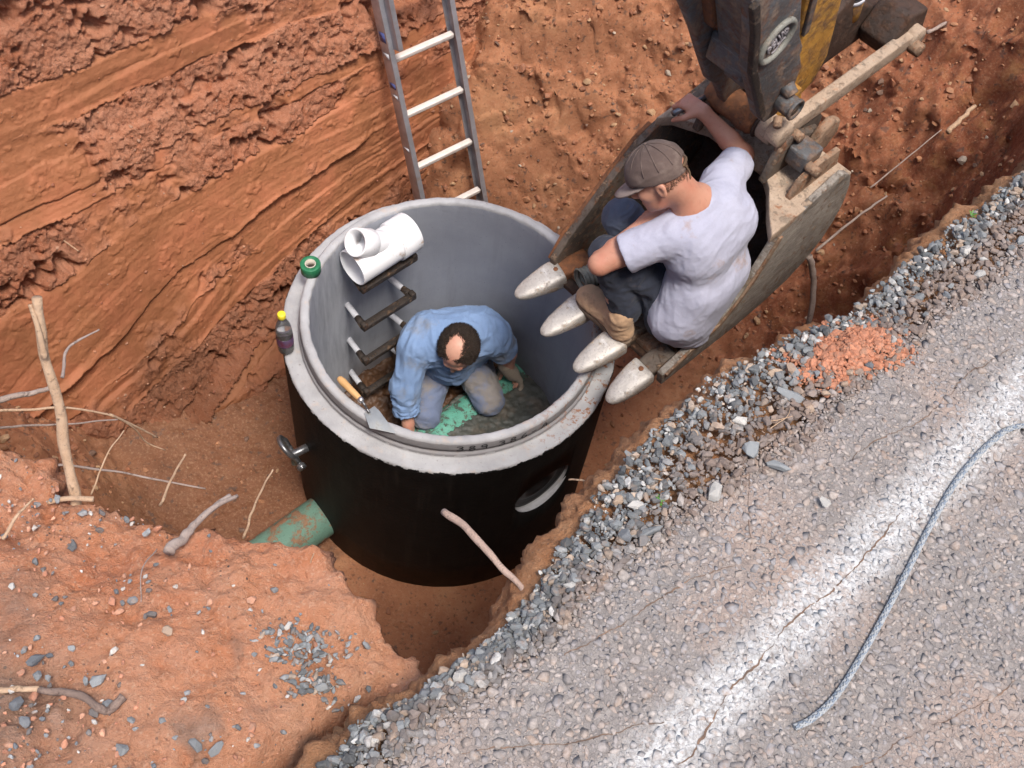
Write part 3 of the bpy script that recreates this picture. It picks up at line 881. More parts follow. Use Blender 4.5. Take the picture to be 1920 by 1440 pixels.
STONE_ME = {}
def stone_mesh(v, matn, smooth=False):
    k = (v, matn)
    if k not in STONE_ME:
        V, F = HULLS[v]
        me = mesh_data('stone', V, F, smooth); me.materials.append(M[matn]); STONE_ME[k] = me
    return STONE_ME[k]
def stone(p, r, matn, label, group, v=None, tilt=.35, name='stone', sc=(1, 1, 1)):
    v = int(RNG.integers(0, len(HULLS))) if v is None else v
    o = bpy.data.objects.new(name, stone_mesh(v, matn))
    o.location = [float(x) for x in p]
    o.rotation_euler = (float(RNG.normal(0, tilt)), float(RNG.normal(0, tilt)), float(RNG.uniform(0, 6.28)))
    o.scale = (r * sc[0], r * sc[1], r * sc[2])
    COL.objects.link(o)
    return tag(o, label, 'stone', group)
G_BLUE = ('stone_blue', 'blue grey crushed stone loose in the gravel strip at the road edge', 'blue grey stones in the gravel strip')
G_PALE = ('stone_pale', 'pale cream stone lying in the gravel strip at the road edge', 'pale stones in the gravel strip')
G_TAN = ('stone_tan', 'tan brown stone lying in the gravel strip at the road edge', 'tan stones in the gravel strip')
G_DARK = ('stone_dark', 'dark charcoal stone lying in the gravel strip at the road edge', 'dark stones in the gravel strip')
def where_strip(s, tt):
    a = ('at the left end of the gravel strip', 'in the gravel strip before the manhole', 'in the gravel strip right of the manhole', 'in the gravel strip below the bucket',
         'in the gravel strip beside the orange heap', 'in the gravel strip at the upper right')[int(np.searchsorted([-1.5, -1.2, -.85, -.5, -.15], s))]
    b = ('on the drop edge', 'in the middle', 'next to the asphalt')[int(np.searchsorted([.28, .68], tt))]
    return a + ', ' + b
def size_word(r): return ('small', 'middling', 'large')[int(np.searchsorted([.0085, .0115], r))]
for i in range(235):
    s = RNG.uniform(-1.85, .45); tt = RNG.uniform(-.06, 1.05) if s > -1.2 else RNG.uniform(-.05, 1.0)
    e, a = float(edge_n(s)), float(asph_n(s)); n = e + tt * (a - e)
    r = float(np.clip(RNG.gamma(6, .0015), .006, .0165))
    G = (G_BLUE, G_PALE, G_TAN, G_DARK)[int(RNG.choice(4, p=(.58, .2, .1, .12)))]
    cw_ = {'stone_blue': 'blue grey', 'stone_pale': 'pale cream', 'stone_tan': 'tan brown', 'stone_dark': 'dark charcoal'}[G[0]]
    stone(T(s, n, float(z_shoulder(s, n)) + .45 * r + .006), r, G[0], size_word(r) + ' ' + cw_ + ' stone ' + where_strip(s, tt), G[2])
# the big ones that can be picked out
for (x, y), r, matn, lab, sc in [
    ((.719, -1.566), .030, 'stone_blue', 'long blue grey slab of stone below the orange clod heap', (1.1, .55, .6)),
    ((.620, -1.710), .027, 'stone_blue', 'largest rounded grey stone in the middle of the gravel strip', (1, .95, .8)),
    ((.674, -1.742), .024, 'stone_blue', 'flat grey stone at the inner border of gravel and asphalt', (1.1, .7, .6)),
    ((.541, -1.812), .021, 'stone_pale', 'bright white stone lying alone at the asphalt side of the gravel', (1, .85, .9)),
    ((.612, -1.634), .019, 'stone_pale', 'whitish oval stone near the outer rim of the gravel strip', (1.1, .8, .8)),
    ((.409, -1.906), .024, 'stone_blue', 'pointed grey stone beside the dark gravel patch', (1.15, .65, .7)),
    ((.738, -1.494), .018, 'stone_blue', 'square blue stone next to the cream one at the clod heap', (1, .9, .9)),
    ((.700, -1.497), .017, 'stone_tan', 'cream pink stone beside the square blue stone', (1.1, .75, .8)),
    ((.388, -1.844), .019, 'stone_pale', 'cream wedge of stone above the dark gravel patch', (1.1, .75, .8))]:
    s, n = (x + y) * Q, (x - y) * Q
    z = float(z_shoulder(s, n)) if n < asph_n(s) else float(z_road(s, n))
    stone((x, y, z + .55 * r), r, matn, lab, None, tilt=.15, sc=sc)
stone((.761, -1.815, 3.300), .013, 'stone_pale', 'small cream stone lying alone on the bare asphalt', None, tilt=.1)

# ---- heap of orange clods on the gravel, and dirt spread
m = 3200
ang = RNG.uniform(0, 6.28, m); q = RNG.uniform(0, 1, m) ** .62 * 1.15 * (1.0 + .35 * pn1(np.cos(ang) * 1.7, np.sin(ang) * 1.7, 4)) * RNG.choice([1, 1, 1, 1.25], m)
ls, lnn = .13, .066
cs_, cn_ = (.858 - 1.435) * Q, (.858 + 1.435) * Q
s_ = cs_ + ls * q * np.cos(ang); n_ = cn_ + lnn * q * np.sin(ang) + .02 * (q * np.cos(ang))
h = .022 * np.clip(1 - q ** 2, 0, 1) * (1 + .5 * pn1(s_ * 20, n_ * 20))
rad = np.clip(RNG.gamma(1.7, .0016, m), .0012, .0125)
colr = np.array([.46, .185, .10]) * RNG.uniform(.75, 1.2, (m, 1))
hp = scatter('clay_heap', T(s_, n_, z_shoulder(s_, n_) + h + .004), np.stack([rad, rad, rad], 1) * 1.2, rand_rot(m, 1), np.clip(colr, 0, .8), M['clod'])
V = []
na, nr = 40, 14
hv = np.array([[(cs_ + ls * (.84 + .22 * math.sin(i * .9) * math.sin(i * .37 + 1)) * (j / nr) * math.cos(6.2832 * i / na), cn_ + lnn * (.84 + .22 * math.sin(i * .9) * math.sin(i * .37 + 1)) * (j / nr) * math.sin(6.2832 * i / na) + .02 * (j / nr) * math.cos(6.2832 * i / na), (j / nr)) for j in range(nr + 1)] for i in range(na + 1)])
zz = z_shoulder(hv[..., 0], hv[..., 1]) + .024 * (1 - hv[..., 2] ** 2) * (1 + .5 * pn1(hv[..., 0] * 20, hv[..., 1] * 20)) + .008 * fbm(np.stack([hv[..., 0] * 40, hv[..., 1] * 40, 0 * hv[..., 0]], -1), 3) - .004
obj('heap_core', T(hv[..., 0], hv[..., 1], zz).reshape(-1, 3), grid_faces(na + 1, nr + 1), M['mound'], parent=hp)
tag(hp, 'small heap of crumbly orange clay on the gravel strip', 'clay heap', kind='stuff')

# ---- pebbles and clods on the orange bank, clods on floor and slope
m = 9000
d = RNG.uniform(.01, .95, m); n_ = RNG.uniform(.35, 1.5, m)
dens = .06 + .30 * ss(.05, .5, pn1(d * 3, n_ * 3, 4) + .1) + .75 * ss(.35, .75, d + .3 * ss(1.1, .6, n_)) * ss(1.45, 1.1, n_)
k = RNG.uniform(0, 1.0, m) < dens
d, n_ = d[k], n_[k]; m = len(d)
s_ = lip_s(n_) - d
rad = np.clip(RNG.gamma(3, .0013, m), .0015, .009)
cl = np.array([(.20, .205, .205), (.33, .33, .325), (.14, .12, .11), (.47, .205, .12), (.54, .27, .165), (.60, .54, .47)])
cols = cl[RNG.choice(6, m, p=(.17, .11, .10, .30, .26, .06))] * RNG.uniform(.75, 1.2, (m, 1))
pb = scatter('bank_pebbles', T(s_, n_, z_mound(s_, n_) + .25 * rad + .002), np.stack([rad * 1.2, rad * 1.1, rad * 1.1], 1), rand_rot(m, .9), np.clip(cols, .03, .8), M['stone'])
tag(pb, 'grey pebbles and clay crumbs scattered on the orange bank', kind='stuff')
LB = 'stone scattered among pebbles on the orange clay bank'
for i in range(95):
    d = float(RNG.uniform(.12, .8)); n = float(RNG.uniform(.55, 1.42))
    if RNG.uniform() > .25 + .9 * d: continue
    s = float(lip_s(n)) - d
    r = float(np.clip(RNG.gamma(6, .0014), .006, .014))
    mt, lab, gp = [('stone_blue', 'blue grey ' + LB, 'blue grey stones on the clay bank'), ('stone_pale', 'pale ' + LB, 'pale stones on the clay bank'),
                   ('stone_dark', 'dark ' + LB, 'dark stones on the clay bank')][int(RNG.choice(3, p=(.6, .25, .15)))]
    a = ('near the lip', 'half way down', 'near the bottom edge')[int(np.searchsorted([.3, .5], d))]
    b = ('at the left', 'in the middle', 'at the right')[int(np.searchsorted([.85, 1.15], n))]
    stone(T(s, n, float(z_mound(s, n)) + .25 * r + .004), r, mt, size_word(r + .003) + ' ' + lab.split(' scattered')[0] + ' on the clay bank, ' + a + ' ' + b, gp)
for x, y, r, mt, lab in [(-.39, -2.325, .017, 'stone_blue', 'angular grey stone paired with another at the bottom of the clay bank'),
                         (-.352, -2.327, .016, 'stone_blue', 'pointed grey stone right of its pair at the bottom of the clay bank'),
                         (-.58, -2.223, .016, 'stone_blue', 'round grey speckled stone at the dark root on the clay bank'),
                         (-.695, -2.196, .018, 'stone_dark', 'flat dark grey stone at the far left of the clay bank'),
                         (-.424, -2.246, .008, 'stone_pale', 'small white pebble in the smooth middle of the clay bank'),
                         (-.483, -2.116, .012, 'stone_tan', 'cream rose stone on the smooth upper part of the clay bank')]:
    s, n = (x + y) * Q, (x - y) * Q
    stone((x, y, float(z_mound(s, n)) + .4 * r), r, mt, lab, None, tilt=.15)
# stones grouped on the tongue of the bank
m = 300
c0 = [(-.225, -2.10, .07), (-.20, -2.18, .045), (-.26, -2.12, .05)]
which = RNG.integers(0, 3, m)
xy = np.array([c0[i][:2] for i in which]) + RNG.normal(0, 1, (m, 2)) * np.array([c0[i][2] for i in which])[:, None] * np.array([.7, .35])
s_, n_ = (xy[:, 0] + xy[:, 1]) * Q, (xy[:, 0] - xy[:, 1]) * Q
k = (s_ < lip_s(n_) - .02) & (n_ < 1.5); s_, n_ = s_[k], n_[k]; m = len(s_)
rad = np.clip(RNG.gamma(4, .0012, m), .002, .009)
pb2 = scatter('pebble_patch', T(s_, n_, z_mound(s_, n_) + .3 * rad + .002), np.stack([rad * 1.2, rad, rad * .8], 1), rand_rot(m, .6), gravel_cols(m, (.5, .25, .08, .07, .1)), M['stone'])
tag(pb2, 'patch of fine grey gravel pressed into the clay bank', kind='stuff')
# clods lying on floor and slope: taken from the floor mesh itself
idx = RNG.integers(0, VF.shape[0] * VF.shape[1], 20000)
Pf = VF.reshape(-1, 3)[idx]
sf = (Pf[:, 0] + Pf[:, 1]) * Q; nf = (Pf[:, 0] - Pf[:, 1]) * Q
k = (np.hypot(Pf[:, 0], Pf[:, 1]) > .8) & (sf < 3.4) & (RNG.uniform(0, 1, len(sf)) < (.10 + .90 * ss(.05, .5, Pf[:, 2]))) & (nf > -1.5)
Pf = Pf[k]; m = len(Pf)
rad = np.clip(RNG.gamma(2.2, .0042, m), .003, .034)
cl = np.array([(.33, .13, .062), (.39, .18, .088), (.25, .096, .046), (.43, .26, .14), (.16, .09, .06), (.42, .34, .26)])
cols = cl[RNG.choice(6, m, p=(.34, .27, .2, .12, .05, .02))] * RNG.uniform(.8, 1.2, (m, 1))
cd = scatter('clay_clods', Pf + np.array([0, 0, .15]) * rad[:, None], np.stack([rad, rad * .9, rad * .85], 1), rand_rot(m, 1), np.clip(cols, .02, .7), M['clod'])
tag(cd, 'loose clay clods on the excavation floor and slope', kind='stuff')
# crumbs stuck on the rough parts of the far wall
idx = RNG.integers(0, VW.shape[0] * VW.shape[1], 12000)
k = RNG.uniform(0, 1, 12000) < .12 + .5 * rmask.ravel()[idx]
Pw = VW.reshape(-1, 3)[idx][k]; m = len(Pw)
rad = np.clip(RNG.gamma(2.0, .0019, m), .0016, .013)
cl = np.array([(.33, .125, .062), (.40, .18, .10), (.27, .09, .045), (.44, .24, .15)])
cols = cl[RNG.choice(4, m)] * RNG.uniform(.85, 1.15, (m, 1))
cw = scatter('wall_crumbs', Pw, np.stack([rad, rad * .9, rad * .9], 1), rand_rot(m, 1), np.clip(cols, .02, .7), M['clod'])
tag(cw, 'clay crumbs clinging to the scraped red bank', kind='stuff')

# ================================================================== MANHOLE RING
MH = thing('manhole', 'large round precast concrete manhole section coated black outside, standing in the pit', 'manhole', (0, 0, 0))
def concrete():
    t = NT('cast_concrete')
    sep = t.n('SeparateXYZ'); t.link(t.co, sep.inputs[0])
    x, y, z = sep.outputs
    r = t.math('SQRT', t.math('ADD', t.math('MULTIPLY', x, x), t.math('MULTIPLY', y, y)))
    nz = t.noise(24, 6, .65)
    c = t.ramp(t.noise(7, 7, .65), [(.3, (.29, .285, .29)), (.5, (.36, .355, .36)), (.72, (.43, .425, .43))])
    c = t.mix(t.math('MULTIPLY', t.g(t.noise(18, 6, .7), .56, .68), .55), c, (.46, .36, .29))
    c = t.mix(t.math('MULTIPLY', t.g(t.noise(70, 4, .6), .66, .70), .6), c, (.16, .14, .13))
    # inner face: smooth dark grey coating with lighter overspray, left side also painted brighter as lit
    inn = t.math('MULTIPLY', t.math('LESS_THAN', r, .6145), t.math('LESS_THAN', z, 1.300))
    ci = t.ramp(t.noise(3.5, 6, .6), [(.3, (.265, .275, .31)), (.7, (.34, .35, .385))])
    ci = t.mix(t.math('MULTIPLY', t.g(t.vor(150), .10, .03), .35), ci, (.5, .5, .52))
    ci = t.mix(t.math('MULTIPLY', t.g(t.noise(1.0, 6, .65, co=t.map((16, 16, 1.1))), .55, .75), .35), ci, (.20, .20, .215))
    ci = t.mix(t.math('MULTIPLY', t.g(t.vor(38), .085, .055), .6), ci, (.08, .08, .085))
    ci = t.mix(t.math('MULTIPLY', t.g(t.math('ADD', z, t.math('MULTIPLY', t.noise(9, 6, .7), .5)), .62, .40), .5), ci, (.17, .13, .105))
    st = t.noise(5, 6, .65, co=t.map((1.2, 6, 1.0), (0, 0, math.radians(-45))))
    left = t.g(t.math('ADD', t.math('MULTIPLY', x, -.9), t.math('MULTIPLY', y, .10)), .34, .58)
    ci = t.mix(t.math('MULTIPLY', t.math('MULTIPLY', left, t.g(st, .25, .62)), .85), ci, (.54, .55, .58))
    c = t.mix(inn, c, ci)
    # black bitumen brushed on the outside, ragged at the top
    out_ = t.math('GREATER_THAN', t.math('ADD', r, t.math('MULTIPLY', t.math('SUBTRACT', t.noise(30, 6, .75), .5), .018)), .7335)
    low = t.math('LESS_THAN', z, 1.26)
    blk = t.math('MAXIMUM', t.math('MULTIPLY', out_, low), t.math('MULTIPLY', t.math('LESS_THAN', z, 1.203), t.math('GREATER_THAN', r, .725)))
    c = t.mix(blk, c, t.ramp(t.noise(9, 5), [(.3, (.004, .004, .004)), (.75, (.011, .0105, .010))]))
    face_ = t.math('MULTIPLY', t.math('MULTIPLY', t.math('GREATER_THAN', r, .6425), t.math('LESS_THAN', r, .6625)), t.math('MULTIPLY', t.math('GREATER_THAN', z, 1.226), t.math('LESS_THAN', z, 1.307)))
    c = t.mix(t.math('MULTIPLY', face_, .8), c, (.22, .21, .215))  # upright joint face painted darker to stand in for shade under top light
    dust = t.math('MULTIPLY', t.g(t.math('ADD', z, t.math('MULTIPLY', t.noise(5, 6, .7), .55)), .62, .22), t.g(t.noise(26, 6, .7), .40, .62))
    c = t.mix(t.math('MULTIPLY', t.math('MULTIPLY', dust, blk), .28), c, (.12, .06, .032))
    c = t.mix(t.math('MULTIPLY', t.math('MULTIPLY', blk, t.g(t.noise(1.0, 5, .6, co=t.map((30, 30, 2.5))), .55, .72)), .25), c, (.05, .04, .034))
    mud_ = t.math('MULTIPLY', t.math('GREATER_THAN', z, 1.215), t.math('MULTIPLY', t.g(t.math('ADD', x, t.math('MULTIPLY', y, -.2)), .42, .66), t.g(t.noise(34, 6, .7), .54, .60)))
    c = t.mix(mud_, c, (.26, .12, .065))
    rough = t.math('SUBTRACT', .82, t.math('MULTIPLY', blk, .20))
    rough = t.math('SUBTRACT', rough, t.math('MULTIPLY', inn, .28))
    h = t.math('ADD', t.noise(45, 7, .7), t.math('MULTIPLY', t.noise(170, 4), .4))
    m_ = t.done(c, rough, t.bump(h, .35, .006), .35)
    t.link(t.math('SUBTRACT', .35, t.math('MULTIPLY', blk, .18)), t.b.inputs['Specular IOR Level'])
    return m_
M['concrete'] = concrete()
RIN, ROUT, ZL = .61, .735, 1.221
prof = [(RIN, .0), (RIN, .25), (RIN, .5), (RIN, .8), (RIN, 1.1), (RIN, 1.25), (RIN, 1.296), (RIN + .0015, 1.311), (RIN + .007, 1.317), (.625, 1.319), (.638, 1.319), (.646, 1.316), (.651, 1.309),
        (.653, 1.300), (.655, 1.275), (.655, 1.264), (.644, 1.261), (.644, 1.249), (.657, 1.246), (.661, 1.243), (.662, 1.236), (.662, 1.224), (.667, 1.221), (.70, 1.221), (.718, 1.2205), (.729, 1.219),
        (.7345, 1.213), (.7355, 1.20), (ROUT, 1.1), (ROUT, .8), (ROUT, .5), (ROUT, .25), (ROUT, -.03), (RIN, -.03)]
V, F = lathe(prof, seg=360, closed=True)
a_ = np.arctan2(V[:, 1], V[:, 0]); rr_ = np.hypot(V[:, 0], V[:, 1])
jag = fbm(np.stack([np.cos(a_) * 14, np.sin(a_) * 14, V[:, 2] * 12], -1), 4, .65)
chip_ = np.minimum(0, fbm(np.stack([np.cos(a_) * 22, np.sin(a_) * 22, V[:, 2] * 3 + 9], -1), 3) + .25)
edge_top = np.exp(-((rr_ - .612) / .006) ** 2) * (V[:, 2] > 1.29)
edge_out = np.exp(-((rr_ - .733) / .005) ** 2) * (V[:, 2] > 1.19)
dr = .0014 * jag + edge_top * (.002 * jag - .004 * chip_) * 1 + edge_out * (.002 * jag + .005 * chip_)
dz = .0012 * jag * (V[:, 2] > 1.2) + edge_top * .005 * chip_ + edge_out * (.006 * chip_)
V = V * 1.0
V[:, 0] += np.cos(a_) * dr; V[:, 1] += np.sin(a_) * dr; V[:, 2] += dz
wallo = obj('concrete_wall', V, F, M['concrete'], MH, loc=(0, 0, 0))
# the cast hole for the side pipe, cut through the wall
HA, HZ, HR = math.radians(-50), .80, .155
hd = np.array([math.cos(HA), math.sin(HA), 0])
cv, cf = cyl(hd * .655 + [0, 0, HZ], hd * .95 + [0, 0, HZ], HR, HR, seg=64)
cut = obj('cutter', cv, cf, M['concrete'], None, smooth=False)
md = wallo.modifiers.new('hole', 'BOOLEAN'); md.operation = 'DIFFERENCE'; md.object = cut; md.solver = 'EXACT'
bpy.context.view_layer.update()
dg = bpy.context.evaluated_depsgraph_get()
newme = bpy.data.meshes.new_from_object(wallo.evaluated_get(dg))
wallo.modifiers.clear(); wallo.data = newme
bpy.data.objects.remove(cut)
newme.name = 'concrete_wall'
M['rubber'] = simple('black_rubber', (.008, .008, .009), (.018, .017, .017), 30, .38, .2, .002, .5)
M['grey_lip'] = simple('bare_concrete_lip', (.36, .36, .37), (.50, .50, .52), 40, .8, .4, .004)
hb = MB()
d_, u_, v_ = basis(hd)
hb.add(lathe([(HR - .001, .690), (HR - .006, .698), (HR - .02, .694), (HR - .035, .684), (HR - .05, .690), (HR - .070, .694), (HR - .085, .684), (HR - .095, .668), (.0, .662)], (0, 0, HZ), 48, hd))
hb.build('rubber_boot', M['rubber'], MH)
# bare concrete along the lower half of the hole
rows = []
for i in range(49):
    th = math.pi * (1.04 + .86 * i / 48)
    row = []
    for f in (.0, .5, 1.0):
        ca, sa = math.cos(th), math.sin(th)
        lat = np.array([-math.sin(HA), math.cos(HA), 0])
        wd = .026 * math.sin(math.pi * i / 48) ** .9 + .001
        rr = HR - .0025
        off = lat * ca * rr + np.array([0, 0, sa * rr])
        lx = ca * rr
        rad = math.sqrt(max(.7352 ** 2 - lx ** 2, 0)) - .001
        row.append(hd * (rad - wd * f) + off + [0, 0, HZ] + np.array([0, 0, .0015]))
    rows.append(row)
obj('opening_rim', np.array(rows).reshape(-1, 3), grid_faces(49, 3), M['grey_lip'], MH)
# hand-written marks 389 386-A on the joint face
GLY = {'3': [[(0, .9), (.3, 1), (.55, .85), (.5, .62), (.22, .52), (.5, .45), (.6, .22), (.35, .02), (0, .08)]],
       '8': [[(.3, .52), (.08, .7), (.15, .93), (.35, 1), (.52, .9), (.52, .7), (.3, .52), (.06, .3), (.1, .08), (.32, 0), (.55, .1), (.56, .32), (.3, .52)]],
       '9': [[(.55, .9), (.35, 1), (.1, .9), (.06, .65), (.25, .5), (.48, .58), (.57, .85), (.55, .5), (.5, 0)]],
       '6': [[(.5, 1), (.22, .75), (.06, .4), (.1, .1), (.32, 0), (.54, .12), (.55, .35), (.35, .48), (.1, .35)]],
       '-': [[(0, .45), (.5, .5)]], 'A': [[(0, 0), (.15, .5), (.4, 1), (.55, .5), (.62, 0)], [(.1, .4), (.75, .45)]]}
mk = MB()
a0 = -84.6
for chh in '389 386-A':
    if chh != ' ':
        for stt in GLY[chh]:
            p = spline(stt, 26)
            for i in range(len(p) - 1):
                q = []
                for (px, py), sgn in ((p[i], 1), (p[i], -1), (p[i + 1], -1), (p[i + 1], 1)):
                    dx, dy = p[i + 1] - p[i]; L = math.hypot(dx, dy) + 1e-6
                    X = (px * .042 - sgn * dy / L * .0026); Y = py * .032 + sgn * dx / L * .0026
                    a = math.radians(a0) + X / .655
                    R = .6562 - (Y - .015) * .03 + .0022
                    q.append((R * math.cos(a), R * math.sin(a), 1.272 + Y))
                mk.add((np.array(q), [(0, 1, 2, 3)]))
    a0 += 4.3 if chh != ' ' else 2.2
mk.build('painted_number', simple('marker_ink', (.012, .012, .014), (.03, .03, .03), 60, .8), MH)
# steps cast into the left wall
M['rust_dark'] = grimy('brown_dirty_steel', (.018, .014, .012), (.05, .036, .028), (.25, .16, .10), (.12, .06, .035), (.53, .63), (.54, .66), 16, .6, .2, .8)
M['grey_paint'] = simple('grey_sprayed_steel', (.42, .42, .45), (.60, .60, .63), 30, .65, .3, .003)
inw = np.array([.695, -.719, 0])
for zst in (1.135, .835, .535, .235):
    w1 = np.array([-.509, .337, zst]); w2 = np.array([-.323, .517, zst])
    o1, o2 = w1 + inw * .155 - np.array([.012, .012, 0]), w2 + inw * .155 + np.array([.012, .012, 0])
    st = bpy.data.objects.new('step', None); st.parent = MH; st.location = (w1 + w2) / 2; COL.objects.link(st)
    for wq, oq in ((w1, o1), (w2, o2)):
        e = wq + (oq - wq) * .58
        b = wq - inw * .012
        obj('leg', *tube([b, wq, e], [.0155, .0155, .015], 12), M['grey_paint'], st)
    mb = MB()
    e1, e2 = w1 + (o1 - w1) * .58, w2 + (o2 - w2) * .58
    mb.add(tube([e1, o1 - (o1 - e1) * .08], [.0165, .020], 10, jit=.06, seed=3)); mb.add(tube([e2, o2 - (o2 - e2) * .08], [.0165, .020], 10, jit=.06, seed=4))
    dr_ = (o2 - o1) / np.linalg.norm(o2 - o1)
    mb.add(box((o1 + o2) / 2, np.linalg.norm(o2 - o1) + .03, .038, .032, np.array([dr_, np.cross([0, 0, 1], dr_), [0, 0, 1]]), .007))
    for oo in (o1, o2): mb.add(box(oo + np.array([0, 0, .010]), .030, .036, .042, np.array([dr_, np.cross([0, 0, 1], dr_), [0, 0, 1]]), .009))
    mb.build('tread', M['rust_dark'], st)
# invert: wet mortar bench on the road side, mud on the other
gx = np.linspace(-.62, .62, 190)
X, Y = np.meshgrid(gx, gx, indexing='ij')
sB, nB = (X + Y) * Q, (X - Y) * Q
pipe_n = nB + .06
base = .203 + .03 * ss(.1, .5, nB) + .010 * fbm(np.stack([X * 7, Y * 7, 0 * X], -1), 4) + .006 * fbm(np.stack([X * 30, Y * 30, 0 * X], -1), 3)
mud = .12 + .03 * fbm(np.stack([X * 8, Y * 8, 0 * X + 4], -1), 4) + .012 * fbm(np.stack([X * 32, Y * 32, 0 * X], -1), 3)
rag = .020 * fbm(np.stack([X * 26, Y * 26, 0 * X + 7], -1), 4, .65)
Zb = np.where(nB > -.06, base, mud)
left_m = ss(-.125, -.165, nB + .03 * fbm(np.stack([X * 9, Y * 9, 0 * X + 2], -1), 3))
Zb = base * (1 - left_m) + mud * left_m - .045 * ss(.060, .034, np.abs(pipe_n - .006) + 1.7 * rag)
Fb = grid_faces(*X.shape); inside = (np.hypot(X, Y) < .617).ravel()
Fb = Fb[inside[Fb].all(1)]
t = NT('wet_mortar_and_mud')
mm = t.attr('mud')
ca = t.ramp(t.noise(6, 6), [(.3, (.050, .052, .044)), (.7, (.095, .095, .080))])
ca = t.mix(t.math('MULTIPLY', t.g(t.noise(11, 6), .5, .65), .5), ca, (.15, .11, .075))
cb = t.ramp(t.noise(9, 6), [(.3, (.055, .026, .014)), (.7, (.14, .07, .035))])
M['mortar'] = t.done(t.mix(mm, ca, cb), .48, t.bump(t.noise(40, 7, .7), .5, .008), .4)
obj('mortar_bench', np.stack([X, Y, Zb], -1).reshape(-1, 3), Fb, M['mortar'], MH, loc=(0, 0, 0), attrs={'mud': left_m.ravel()})
# lifting shackle on the left side
M['steel_dark'] = simple('dark_galvanised_steel', (.10, .10, .105), (.24, .24, .25), 40, .32, .3, .003, .5, .7)
sh = bpy.data.objects.new('lifting_shackle', None); sh.parent = MH; W0 = np.array([-.615, -.435, .80]); sh.location = W0; COL.objects.link(sh)
er = np.array([-.816, -.577, 0.]); et = np.array([.577, -.816, 0.])
bow = [W0 + er * 0.0490 + et * 0.0476 + np.array([0, 0, -0.0280]), W0 + er * 0.0630 + et * 0.0504 + np.array([0, 0, 0.0280])]
bow += [W0 + er * (0.0700 + 0.0280 * math.sin(a)) + et * 0.0560 * math.cos(a) + np.array([0, 0, 0.0490 + 0.0560 * math.sin(a)]) for a in np.linspace(0.2, math.pi - .2, 10)]
bow += [W0 + er * 0.0630 - et * 0.0504 + np.array([0, 0, 0.0280]), W0 + er * 0.0490 - et * 0.0476 + np.array([0, 0, -0.0280])]
obj('bow', *tube(spline(bow, 40), 0.0119, 12), M['steel_dark'], sh)
mb = MB(); mb.add(cyl(W0 + er * 0.0490 - et * 0.0868 + [0, 0, -0.0280], W0 + er * 0.0490 + et * 0.0868 + [0, 0, -0.0280], 0.0119, seg=16, bev=.001))
mb.add(cyl(W0 + er * 0.0490 + et * 0.0644 + [0, 0, -0.0280], W0 + er * 0.0490 + et * 0.0840 + [0, 0, -0.0280], 0.0224, seg=6, bev=.001))
mb.build('pin', M['steel_dark'], sh)
mb = MB(); mb.add(cyl(W0 - er * 0.0420 + [0, 0, -0.0280], W0 + er * 0.0700 + [0, 0, -0.0280], 0.0196, seg=16, bev=0.0028)); mb.add(box(W0 + er * 0.0490 + [0, 0, -0.0700], 0.0280, 0.0420, 0.0700, bev=0.0084))
mb.build('eye', M['steel_dark'], sh)

# ---- green sewer pipe: the stub outside and the run through the invert
M['green_pvc'] = grimy('muddy_green_pvc', (.115, .215, .165), (.16, .28, .215), (.33, .165, .09), (.16, .15, .11), (.52, .57), (.55, .64), 6, .5, 0.0, .35)
V, F = pipe(T(-.722, -.07, .14), T(-1.95, -.10, .12), .106, .098, 48)
tag(obj('sewer_pipe', V, F, M['green_pvc']), 'green plastic sewer pipe smeared with clay entering the black manhole wall', 'pipe')
M['green_clean'] = grimy('wet_green_pvc', (.085, .28, .205), (.13, .36, .27), (.085, .085, .068), (.10, .075, .05), (.51, .55), (.55, .62), 13, .4, 0.0, .35)
V, F = pipe(T(-.60, -.06, .115), T(.60, -.055, .115), .105, .098, 48)
tag(obj('channel_pipe', V, F, M['green_clean']), 'green channel pipe half buried in mortar on the manhole floor', 'pipe')

# ================================================================== THINGS ON THE RIM
M['pvc'] = simple('white_pvc', (.78, .78, .79), (.84, .84, .85), 5, .35, .05, .001, .45, 0.0, dirt=(.50, .38, .30), dirt_scale=13, dirt_at=(.61, .70))
wy = thing('pipe_fitting', 'white plastic pipe wye fitting lying on the top step inside the manhole', 'pipe fitting', (-.33, .37, 1.16))
A, B = np.array([-.462, .236, 1.250]), np.array([-.232, .471, 1.250])
m_ = (B - A) / np.linalg.norm(B - A)
mb = MB(); mb.add(pipe(A, B, .088, .082, 56)); mb.build('main_pipe', M['pvc'], wy)
mb = MB(); mb.add(pipe(B - m_ * .095, B + m_ * .012, .0955, .082, 56)); mb.build('hub', M['pvc'], wy)
Bc = A + m_ * .225
bd = -m_ * .72 + np.array([0, 0, .60]) + np.array([-.05, -.02, 0]); bd /= np.linalg.norm(bd)
mb = MB(); mb.add(pipe(Bc + bd * .03, Bc + bd * .240, .058, .053, 48)); mb.add(pipe(Bc + bd * .15, Bc + bd * .250, .064, .0525, 48)); mb.build('branch', M['pvc'], wy)

tp = thing('tape_roll', 'roll of green duct tape lying flat on the concrete rim', 'tape', (-.628, .150, 1.319))
V, F = lathe([(.024, 0), (.043, 0), (.044, .001), (.044, .049), (.043, .05), (.024, .05)], (-.628, .150, 1.3195), 48, closed=True)
obj('tape', V, F, simple('green_tape', (.015, .12, .055), (.03, .18, .08), 60, .45, .2, .001), tp)
V, F = lathe([(.0205, .001), (.0238, .001), (.0238, .0515), (.0205, .0515)], (-.628, .150, 1.3195), 40, closed=True)
obj('core', V, F, simple('card_core', (.45, .40, .33), (.55, .50, .43), 40, .8), tp)

